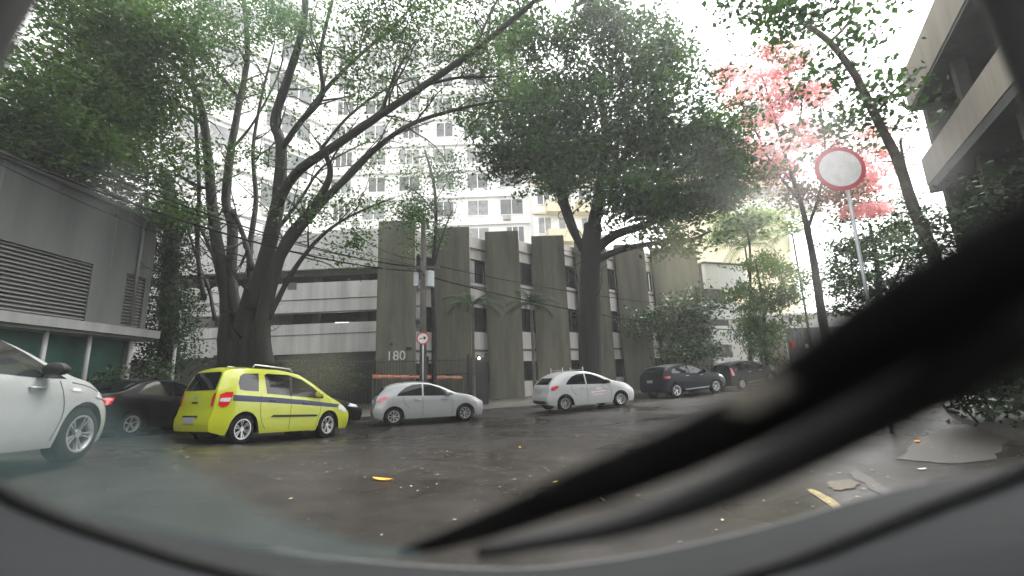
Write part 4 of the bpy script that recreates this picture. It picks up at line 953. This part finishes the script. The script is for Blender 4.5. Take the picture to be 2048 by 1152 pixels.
# --- silver hatchback
SI = dict(L=3.95, W=1.7, ro=.7, wb=2.53, R=.3, sill=.2, k=.3, spokes=8, spw=.22,
          top=[(0, 1.3), (.2, 1.38), (.6, 1.44), (1.4, 1.475), (1.9, 1.45), (2.4, 1.3), (2.9, 1.06), (3.3, .98), (3.6, .92), (3.82, .82), (3.95, .7)],
          belt=[(0, 1.0), (.6, .98), (2., .93), (2.9, .92), (3.3, .9), (3.7, .8), (3.95, .62)],
          rear=[(.2, .1), (.45, 0), (.6, .02), (.65, .07), (.95, .12), (1.1, .25), (1.25, .42), (1.35, .52), (1.5, .6)],
          front=[(.2, 3.9), (.45, 3.95), (.65, 3.94), (.85, 3.84), (1.1, 3.6)])
def hatch(name, lab, S, paint, pr, pf, mirror, extras=True):
    c = Car(name, lab, S, paint, pr, pf)
    c.side('window', [(.78, .99), (.9, 1.12), (1.1, 1.27), (1.35, 1.355), (1.66, 1.37), (1.66, .965)], gl)
    c.side('window', [(1.72, .96), (1.72, 1.37), (2.0, 1.33), (2.3, 1.22), (2.6, 1.07), (2.82, .95), (2.5, .935)], gl)
    c.screen('windscreen', 2.05, 2.85, gl)
    c.back('rear_window', [(-.58, 1.02), (.58, 1.02), (.5, 1.26), (-.5, 1.26)], gl)
    c.side('tail_light', [(.15, .84), (.22, .93), (.4, .97), (.5, .95), (.4, .86), (.24, .78)], M['red'], off=.01)
    c.side('headlight', [(3.3, .74), (3.4, .82), (3.62, .79), (3.75, .68), (3.6, .65)], M['clear'], off=.01)
    c.plate(.55 if name == 'x' else .78); c.exhaust_dark(.3, .42)
    c.mirror(2.58, .98, mirror); c.handle(1.5, .84, paint); c.handle(2.45, .82, paint)
    c.seams([[(1.69, .94), (1.69, .6), (1.69, .28)], [(1.0, .98), (1.05, .75), (1.22, .55)], [(2.72, .92), (2.78, .6), (2.72, .28)]])
    return c
si = hatch('hatchback', 'silver hatchback parked in front of the fence with orange netting', SI, M['silver'], P(787, 851, 15.7), P(930, 842, 16.6), M['silver'])
for x in (1.0, 1.85):
    mb = MB(); z = si.top(x); mb.tube([(x, -.5, z-.03), (x, -.47, z+.03), (x, .47, z+.03), (x, .5, z-.03)], .018, 6); mb.build('roof_bar', M['trim'], si.root)
# --- white hatchback
WH = dict(SI); WH.update(L=3.93, wb=2.49, ro=.72, top=[(0, 1.36), (.2, 1.44), (.6, 1.5), (1.4, 1.525), (1.9, 1.49), (2.4, 1.34), (2.9, 1.1), (3.3, 1.01), (3.6, .95), (3.82, .84), (3.93, .7)],
     belt=[(0, 1.02), (.6, 1.0), (2., .95), (2.9, .95), (3.3, .92), (3.7, .82), (3.93, .62)], spokes=9, spw=.2)
wh = hatch('hatchback', 'white hatchback with faint pink lettering on its door, parked before the shade tree', WH, M['whitecar'], P(1131, 823, 16.9), P(1242, 813, 17.8), M['trim'])
for x in (.85, 1.75):
    mb = MB(); z = wh.top(x); mb.tube([(x, -.52, z-.06), (x, -.52, z+.14)], .02, 6); mb.tube([(x, .52, z-.06), (x, .52, z+.14)], .02, 6); mb.tube([(x, -.55, z+.04), (x, .55, z+.04)], .012, 6); mb.build('roof_bar', M['alloy'], wh.root)
m_pale = mat('faded_pink', (.6, .36, .36), .5, var=.3, scale=30, vcol=(.72, .7, .69))
wh.side('door_graphic', [(1.85, .62), (1.85, .66), (2.5, .7), (2.5, .65)], m_pale, off=.003, cols=8, rws=2); wh.side('door_graphic', [(2.1, .74), (2.1, .79), (2.6, .83), (2.6, .78)], m_pale, off=.003, cols=8, rws=2); wh.side('door_graphic', [(1.9, .53), (1.9, .56), (2.4, .58), (2.4, .55)], m_pale, off=.003, cols=8, rws=2)
# --- dark SUVs
SU = dict(L=4.37, W=1.9, ro=.82, wb=2.66, R=.36, sill=.26, k=.34, spokes=5, twin=True,
          top=[(0, 1.46), (.2, 1.53), (.8, 1.59), (1.5, 1.635), (2.0, 1.62), (2.5, 1.46), (2.95, 1.22), (3.2, 1.13), (3.8, 1.06), (4.2, .95), (4.37, .75)],
          belt=[(0, 1.22), (.8, 1.16), (2.4, 1.07), (3.1, 1.06), (3.8, .98), (4.37, .7)],
          rear=[(.2, .1), (.5, 0), (.7, .02), (1.1, .08), (1.25, .2), (1.45, .4), (1.6, .5)],
          front=[(.2, 4.25), (.5, 4.37), (.8, 4.35), (1., 4.22), (1.2, 3.9)])
su = Car('sport_utility_car', 'dark blue sport utility car with sky reflection painted pale on its roof, parked right of the white hatchback', SU, M['navy'], P(1355, 796, 21.5), P(1433, 786, 22.6))
su.side('window', [(.62, 1.22), (.75, 1.38), (.95, 1.46), (1.75, 1.52), (1.75, 1.15), (.9, 1.18)], gl); su.side('window', [(1.82, 1.14), (1.82, 1.52), (2.1, 1.49), (2.45, 1.34), (2.82, 1.12), (2.5, 1.1)], gl)
su.screen('windscreen', 2.15, 3.02, gl); su.back('rear_window', [(-.6, 1.24), (.6, 1.24), (.5, 1.44), (-.5, 1.44)], gl)
su.side('tail_light', [(.16, .98), (.18, 1.08), (.5, 1.06), (.45, .98)], M['red'], off=.01); su.side('headlight', [(3.75, .86), (3.8, .94), (4.1, .9), (4.25, .78), (4.1, .76)], M['clear'], off=.01)
su.mirror(2.72, 1.13, M['navy'], 1.15); su.handle(1.6, 1.02, M['alloy']); su.handle(2.55, 1.0, M['alloy']); su.plate(.85); su.side('sill_trim', [(1.35, .34), (1.35, .4), (2.95, .41), (2.95, .35)], M['steel'], off=.012, rws=2)
mb = MB(); vs = []; fr = np.linspace(-.97, .97, 11)
for x in np.linspace(.25, 2.12, 14):
    tp = su.top(x); cr = .06; e = tp-cr; xx = su.xm(x, e); ye = su.sidey(xx, e)
    for c in fr: vs.append((xx, ye*c, e+cr*(1-c*c)+.008))
mb.add(vs, [(i*11+j, (i+1)*11+j, (i+1)*11+j+1, i*11+j+1) for i in range(13) for j in range(10)]); mb.build('roof_panel', M['alloy'], su.root, smooth=True)  # pale alloy skin puts the sky's reflection into the roof colour
S2 = dict(SI); S2.update(L=4.1, wb=2.5, ro=.78, R=.325, sill=.25, W=1.73, k=.22, spokes=5, spw=.34, top=[(0, 1.5), (.2, 1.56), (.7, 1.6), (1.5, 1.61), (2.0, 1.57), (2.5, 1.4), (3.0, 1.14), (3.4, 1.03), (3.75, .95), (4., .78), (4.1, .62)],
          belt=[(0, 1.08), (.7, 1.07), (2.2, 1.0), (3.0, .98), (3.4, .93), (4.1, .6)], rear=[(.2, .1), (.45, 0), (.65, .02), (1.0, .08), (1.3, .18), (1.5, .28), (1.6, .34)], front=[(.2, 4.02), (.45, 4.1), (.65, 4.08), (.85, 3.92), (1.1, 3.6)])
s2 = Car('sport_utility_car', 'dark blue compact car with roof rails, parked farthest along the kerb', S2, M['navy'], P(1486, 779, 24.9), P(1543, 766, 25.9))
s2.side('window', [(.5, 1.15), (.6, 1.4), (.8, 1.49), (1.05, 1.5), (1.05, 1.1)], gl); s2.side('window', [(1.12, 1.1), (1.12, 1.5), (1.7, 1.5), (1.7, 1.06)], gl); s2.side('window', [(1.77, 1.06), (1.77, 1.5), (2.05, 1.46), (2.4, 1.32), (2.85, 1.06), (2.5, 1.03)], gl)
s2.screen('windscreen', 2.1, 2.95, gl); s2.back('rear_window', [(-.58, 1.1), (.58, 1.1), (.52, 1.46), (-.52, 1.46)], gl); s2.side('tail_light', [(.13, .88), (.2, 1.3), (.3, 1.3), (.3, .88)], M['red'], off=.01); s2.side('headlight', [(3.45, .76), (3.55, .87), (3.8, .82), (3.92, .7)], M['clear'], off=.01)
s2.mirror(2.6, 1.08, M['navy']); s2.handle(1.55, .93, M['alloy']); s2.handle(2.45, .91, M['alloy']); s2.plate(.8); s2.side('sill_trim', [(1.25, .3), (1.25, .36), (2.8, .37), (2.8, .31)], M['steel'], off=.012, rws=2)
for sg in (-1, 1):
    mb = MB(); mb.tube([(.6, sg*.55, 1.57), (.66, sg*.55, 1.66), (1.9, sg*.55, 1.65), (2.0, sg*.55, 1.55)], .02, 6); mb.build('roof_rail', M['alloy'], s2.root, smooth=True)
# --- dark sedan behind the taxi, dark car ahead of it
SE = dict(SI); SE.update(L=4.35, wb=2.6, ro=.95, top=[(0, 1.02), (.35, 1.07), (.6, 1.12), (1.1, 1.36), (1.5, 1.45), (2.1, 1.45), (2.5, 1.36), (3.1, 1.06), (3.5, .95), (4., .84), (4.25, .7), (4.35, .6)], belt=[(0, .96), (.6, .97), (2., .94), (3.1, .92), (3.5, .86), (4.35, .56)],
     rear=[(.2, .1), (.45, 0), (.65, .02), (.9, .08), (1.1, .16), (1.4, .2)], front=[(.2, 4.27), (.45, 4.35), (.6, 4.33), (.8, 4.18), (1.1, 3.9)], spokes=5)
def sedan(lab, pr, pf):
    c = Car('sedan', lab, SE, M['blackcar'], pr, pf)
    c.side('window', [(.98, 1.02), (1.25, 1.26), (1.5, 1.35), (1.95, 1.36), (1.95, .98)], gl); c.side('window', [(2.02, .98), (2.02, 1.36), (2.35, 1.31), (2.7, 1.14), (3., .97)], gl)
    c.screen('windscreen', 2.45, 3.05, gl); c.screen('rear_window', .62, 1.12, gl)
    c.side('tail_light', [(.12, .72), (.14, .9), (.42, .92), (.34, .76)], M['red'], off=.01)
    for sg in (-1, 1): c.back('tail_light', [(sg*.5, .74), (sg*.5, .9), (sg*.74, .9), (sg*.74, .74)], M['red'], off=.01, cols=6)
    c.side('headlight', [(3.7, .7), (3.8, .8), (4.05, .76), (4.15, .66)], M['clear'], off=.01)
    c.mirror(2.72, 1., M['blackcar']); c.handle(1.75, .84, M['blackcar']); c.handle(2.65, .82, M['blackcar']); c.plate(.78); c.seams([[(1.98, .95), (1.98, .3)], [(2.95, .93), (2.95, .3)]]); return c
p0 = P(255, 874, 10.8); a = R(8); sedan('black saloon with a red tail light, between the near white car and the taxi', p0, g3(p0[0]+2.6*math.sin(a), p0[1]+2.6*math.cos(a)))
p1 = P(682, 853, 15.9); a = R(46); sedan('black saloon mostly hidden in front of the yellow taxi, only its nose showing', g3(p1[0]-2.6*math.sin(a), p1[1]-2.6*math.cos(a)), p1)
# --- near white car
NW = dict(SI); NW.update(L=3.98, W=1.76, wb=2.62, ro=.75, R=.325, spokes=5, twin=True, fix=1.0)
NW['top'] = [(0, 1.3), (.2, 1.38), (.6, 1.46), (1.4, 1.5), (2.0, 1.47), (2.55, 1.3), (3.1, 1.06), (3.45, .98), (3.7, .92), (3.87, .82), (3.98, .7)]
NW['belt'] = [(0, 1.0), (.6, .99), (2.1, .95), (3.1, .93), (3.45, .9), (3.75, .8), (3.98, .62)]; NW['front'] = [(.2, 3.93), (.45, 3.98), (.65, 3.97), (.85, 3.86), (1.1, 3.6)]
p0 = P(140, 925, 5.3); a = R(-10)
nw = Car('near_car', 'white car close by at the left edge, seen from its front wheel to its door', NW, M['dullwhite'], [p0[0]-2.62*math.sin(a), p0[1]-2.62*math.cos(a), p0[2]+.12], p0)
nw.side('window', [(.78, 1.0), (1.0, 1.2), (1.35, 1.37), (1.8, 1.39), (1.8, .98)], gl); nw.side('window', [(1.87, .98), (1.87, 1.39), (2.15, 1.35), (2.5, 1.21), (2.8, 1.06), (3.02, .96), (2.6, .95)], gl)
nw.screen('windscreen', 2.2, 3.05, gl); nw.back('rear_window', [(-.58, 1.02), (.58, 1.02), (.5, 1.26), (-.5, 1.26)], gl); nw.side('headlight', [(3.5, .76), (3.58, .84), (3.74, .8), (3.8, .72)], M['clear'], off=.01); nw.side('tail_light', [(.15, .84), (.22, .93), (.4, .97), (.5, .95), (.4, .86), (.24, .78)], M['red'], off=.01)
nw.mirror(2.7, .99, M['trim']); nw.handle(1.65, .86, M['dullwhite']); nw.handle(2.6, .84, M['dullwhite']); nw.seams([[(1.84, .95), (1.84, .28)], [(2.92, .93), (3.0, .6), (2.9, .28)], [(3.1, .92), (3.4, .88), (3.7, .8)]])
nw.side('turn_signal', [(3.08, .82), (3.1, .86), (3.22, .85), (3.22, .82)], M['clear'], off=.008)

# ------------------------------------------------------------ fallen leaves
n = 11000
px = rng.uniform(200, 1700, n); X_ = rng.uniform(-10, 14, n); Y_ = 3+22*rng.random(n)**1.2
keep = (Y_ < 6+ .9*np.abs(X_)+12) & (Y_ > 4+3*rng.random(n))
X_, Y_ = X_[keep], Y_[keep]; Z_ = gz(X_, Y_)+.012
V = leafmesh(np.stack([X_, Y_, Z_], 1), .038, jit=.8, flat=.1, aspect=.6)
V[:, 2] = np.repeat(Z_, 4) + np.abs(V[:, 2]-np.repeat(Z_, 4))*.3
leafobj('leaf_litter', V, M['litter'], None, kind='stuff')
def leaf1(px, py, ln, m, lab, ang):
    p = GP(px, py); n = 9; d = np.array([math.cos(ang), math.sin(ang)]); q = np.array([-d[1], d[0]]); vs = []
    for i in range(n):
        t = i/(n-1); wv = ln*.2*math.sin(math.pi*min(1, t*1.02))**.8
        for sgn in (-1, 0, 1):
            xy = p[:2]+d*ln*(t-.5)+q*wv*sgn; vs.append((*xy, float(gz(*xy))+.012+.06*ln*abs(sgn)+.1*ln*(t-.5)**2*2))
    MB().add(vs, [(i*3+j, (i+1)*3+j, (i+1)*3+j+1, i*3+j+1) for i in range(n-1) for j in range(2)]).build('fallen_leaf', m, smooth=True, label=lab, category='leaf', group='bright leaves fallen on the wet road')
leaf1(765, 965, .3, M['orangeleaf'], 'long orange leaf lying flat on the wet road below the silver car', -.1)
leaf1(1110, 968, .1, M['yellowleaf'], 'yellow leaf lying alone on the dark road nearest the camera in the centre', .9)
leaf1(1040, 897, .13, M['yellowleaf'], 'yellow leaf on the road below the white hatchback, left of the wiper', 1.6)
leaf1(1155, 872, .12, M['orangeleaf'], 'small orange leaf on the road under the white hatchback rear wheel', .4)
leaf1(1212, 872, .11, M['litter'], 'pale leaf on the road under the white hatchback front wheel', .4)
leaf1(1835, 887, .2, M['orangeleaf'], 'curled orange leaf beside the dry patch right of the wiper', .8)
leaf1(1845, 944, .14, M['signwhite'], 'whitish leaf on the road just below the dry patch', .1)
leaf1(680, 940, .06, M['cone'], 'tiny red leaf on the road in front of the taxi reflection', .1)
leaf1(805, 918, .07, M['litter'], 'small pale leaf between the taxi and the orange leaf', .6)

# ------------------------------------------------------------ interior of the car the camera sits in
own = thing('own_car', 'grey dashboard, black windscreen seal and blurred wiper of the car being sat in', 'car', (0, .5, 1.1))
seal_px = [(-260, 800, .52), (-120, 905, .55), (0, 985, .58), (120, 1040, .61), (250, 1085, .64), (430, 1140, .67), (700, 1195, .7), (1024, 1215, .72), (1300, 1200, .7), (1560, 1132, .67), (1700, 1082, .64), (1850, 1022, .61), (2048, 945, .57), (2200, 860, .54), (2330, 760, .5)]
sl = smoothpath([P(*p) for p in seal_px], 6)
mb = MB(); mb.tube(sl, .011, 8)
# fine ribs
mb.build('windscreen_seal', M['rubber'], own, smooth=True)
vs = []; K_ = len(sl)
for p in sl:
    for t, dz in ((0, -.004), (.25, .004), (.55, -.01), (.85, -.09), (1., -.3)):
        vs.append((p[0]*(1-.12*t), p[1]-.42*t, p[2]+dz-.02*t))
mb = MB().add(vs, [(i*5+j, (i+1)*5+j, (i+1)*5+j+1, i*5+j+1) for i in range(K_-1) for j in range(4)]); mb.build('dashboard', M['dash'], own, smooth=True)
# cowl beyond the glass; highlight along its lip put in as a pale tube
lip_px = [(-200, 835, .7), (0, 965, .7), (150, 1025, .72), (380, 1066, .78), (640, 1114, .82), (1000, 1138, .84), (1240, 1117, .82), (1500, 1062, .8), (1750, 990, .76), (1900, 955, .7), (2048, 925, .64), (2250, 810, .6)]
lp = smoothpath([P(*p) for p in lip_px], 6); n = min(len(lp), len(sl))
vs = []; ti = np.linspace(0, 1, 60)
li = np.array([[np.interp(t, np.linspace(0, 1, len(lp)), lp[:, k]) for k in range(3)] for t in ti]); si_ = np.array([[np.interp(t, np.linspace(0, 1, len(sl)), sl[:, k]) for k in range(3)] for t in ti])
for a_, b_ in zip(li, si_): vs += [a_-[0, 0, .05], a_, (a_+b_)/2-[0, 0, .012], b_-[0, 0, .016]]
mb = MB().add(vs, [(i*4+j, i*4+j+1, (i+1)*4+j+1, (i+1)*4+j) for i in range(59) for j in range(3)]); mb.build('cowl', M['cowl'], own, smooth=True)
mb = MB(); mb.tube(lp[22:-14], .0013, 6); mb.build('cowl_highlight', M['edge'], own, smooth=True)
# the windscreen: one sloping pane; GL(px, py) is the point of it met by a sight line
def GL(px, py, off=0.):
    q = fw + (px-1024)/F*rt - (py-576)/F*up
    return CAM + q*((.2+off)/(q[1]+1.7*q[2]))
GN = np.array([0, 1., 1.7])/math.hypot(1, 1.7)
def volmat(name, col, dens, an=.5):
    m = bpy.data.materials.new(name); m.use_nodes = True; t = m.node_tree; t.nodes.remove(t.nodes['Principled BSDF'])
    v = t.nodes.new('ShaderNodeVolumePrincipled'); v.inputs['Density'].default_value = dens; v.inputs['Color'].default_value = (*col, 1); v.inputs['Anisotropy'].default_value = an
    t.links.new(v.outputs[0], t.nodes['Material Output'].inputs['Volume']); return m
def pane(pts, t, name, m, off=0.):
    pts = np.array(pts)+GN*off; n = len(pts); c = pts.mean(0)
    if sum(np.dot(np.cross(pts[i]-c, pts[(i+1) % n]-c), GN) for i in range(n)) < 0: pts = pts[::-1]
    v = list(pts)+list(pts+GN*t)
    MB().add(v, [tuple(range(n))[::-1], tuple(range(n, 2*n))]+[(i, (i+1) % n, n+(i+1) % n, n+i) for i in range(n)]).build(name, m, own)
wz = lambda z: .2+(1.4-z)*1.7
pane([(-.76, wz(1.13), 1.13), (.76, wz(1.13), 1.13), (.7, wz(1.6), 1.6), (-.7, wz(1.6), 1.6)], .003, 'misted_windscreen', volmat('misted_glass', (.85, .9, .89), .5))
def ragged(pts, k=5, j=.0012):
    q = smoothpath([GL(*p) for p in pts+[pts[0]]], k)[:-1]; e1 = np.array([1., 0, 0]); e2 = np.cross(GN, e1)
    return [p+e1*random.gauss(0, j)+e2*random.gauss(0, j) for p in q]
pane([GL(*p) for p in [(-250, 740), (40, 775), (190, 840), (300, 900), (400, 970), (520, 1042), (700, 1098), (900, 1128), (640, 1135), (380, 1090), (150, 1050), (0, 990), (-250, 870)]], .002, 'water_film', volmat('water_film', (.3, .44, .44), 45.), .006)
for pts, col, d in (([(1560, 300), (1620, 250), (1700, 290), (1715, 370), (1640, 415), (1580, 390)], (.9, .88, .88), 110), ([(815, 315), (860, 305), (890, 330), (850, 345)], (.95, .95, .92), 90), ([(185, 390), (230, 370), (255, 410), (220, 440)], (.85, .88, .86), 80),
                    ([(570, 720), (650, 700), (700, 760), (640, 810), (580, 790)], (.6, .6, .42), 60), ([(1300, 500), (1400, 490), (1425, 590), (1340, 610)], (.85, .85, .6), 60), ([(1530, 540), (1570, 520), (1590, 550), (1550, 575)], (.7, .8, .3), 90), ([(1440, 420), (1540, 400), (1600, 450), (1500, 480)], (.9, .95, .85), 70), ([(1080, -30), (1200, -40), (1330, 10), (1380, 60), (1250, 50)], (.9, .93, .92), 45), ([(1840, 300), (1890, 280), (1930, 360), (1860, 420)], (.75, .78, .76), 80), ([(1590, 540), (1630, 560), (1660, 600), (1600, 590)], (.9, .9, .85), 80), ([(1450, 800), (1560, 770), (1600, 800), (1490, 840)], (.75, .7, .6), 60), ([(820, 330), (870, 310), (930, 420), (860, 430)], (.85, .88, .85), 45), ([(1420, 350), (1445, 330), (1450, 345), (1425, 385)], (.9, .9, .9), 90),
                    ([(380, 30), (460, -20), (640, -30), (700, 40), (560, 70)], (.5, .75, .6), 60)):
    pane(ragged(pts), .0012, 'water_smear_glare', volmat('water_smear_glare', col, d), .004)  # water smears; some white ones put glare into the glass as pale volume
# wiper
wc = [(800, 1108, 1, 8), (950, 1062, 1, 20), (1200, 965, 1, 36), (1450, 862, 1, 46), (1650, 748, 1, 58), (1800, 650, 1, 72), (2048, 520, 1, 88), (2300, 400, 1, 95)]
wc = [(a_, b_, c_, d_*1.9/F*float(np.dot(GL(a_, b_, .035)-CAM, fw))) for a_, b_, c_, d_ in wc]
wp = smoothpath([GL(a_, b_, .035) for a_, b_, c_, _ in wc], 6); wr = np.interp(np.linspace(0, 1, len(wp)), np.linspace(0, 1, len(wc)), [q[3] for q in wc])
mb = MB(); vs = []; t_ = np.gradient(wp, axis=0); 
for i, p in enumerate(wp):
    t1 = t_[i]/np.linalg.norm(t_[i]); nv = p-CAM; nv = nv/np.linalg.norm(nv); s_ = np.cross(t1, np.array([0, .75, .66])); s_ /= np.linalg.norm(s_); h_ = np.cross(s_, t1)
    for a_ in np.linspace(0, 2*math.pi, 14, endpoint=False): vs.append(p + s_*wr[i]*math.cos(a_) + h_*wr[i]*.22*math.sin(a_))
mb.add(vs, [(i*14+k, i*14+(k+1) % 14, (i+1)*14+(k+1) % 14, (i+1)*14+k) for i in range(len(wp)-1) for k in range(14)]+[tuple(range(14)), tuple((len(wp)-1)*14+k for k in range(14))])
wi = mb.build('wiper', M['rubber'], own, smooth=True)
bp_ = smoothpath([GL(960, 1104, .03), GL(1230, 1052, .03), GL(1440, 978, .03), GL(1690, 850, .03), GL(1850, 755, .03), GL(2100, 590, .03)], 6)
mb = MB(); mb.tube(bp_, np.linspace(.008, .021, len(bp_)), 8); mb.build('blade', M['trim'], wi, smooth=True)
mb = MB(); mb.box((-.78, -1.6, 1.63), (.78, -.2, 1.67)); mb.build('roof_panel', M['trim'], own)
# dark edge of the roof lining in the upper left corner
rl = smoothpath([P(-300, 420, .5), P(-140, 200, .52), P(-60, 60, .54), P(10, -60, .56), P(100, -220, .58)], 6)
mb = MB(); mb.tube(rl, .035, 10); mb.build('pillar_trim', M['trim'], own, smooth=True)
rl = smoothpath([P(1890, -300, .56), P(2010, -60, .55), P(2075, 90, .54), P(2170, 300, .52), P(2300, 500, .5)], 6)
mb = MB(); mb.tube(rl, .03, 10); mb.build('pillar_trim', M['trim'], own, smooth=True)
# ------------------------------------------------------------ rain haze
hm = bpy.data.materials.new('rain_haze'); hm.use_nodes = True; hn = hm.node_tree; hn.nodes.remove(hn.nodes['Principled BSDF'])
pv = hn.nodes.new('ShaderNodeVolumePrincipled'); pv.inputs['Density'].default_value = .0014; pv.inputs['Color'].default_value = (.93, .95, .95, 1); pv.inputs['Anisotropy'].default_value = .3
hn.links.new(pv.outputs[0], hn.nodes['Material Output'].inputs['Volume'])
MB().box((-101, -26, -3), (101, 111, 46)).build('haze', hm, kind='stuff')
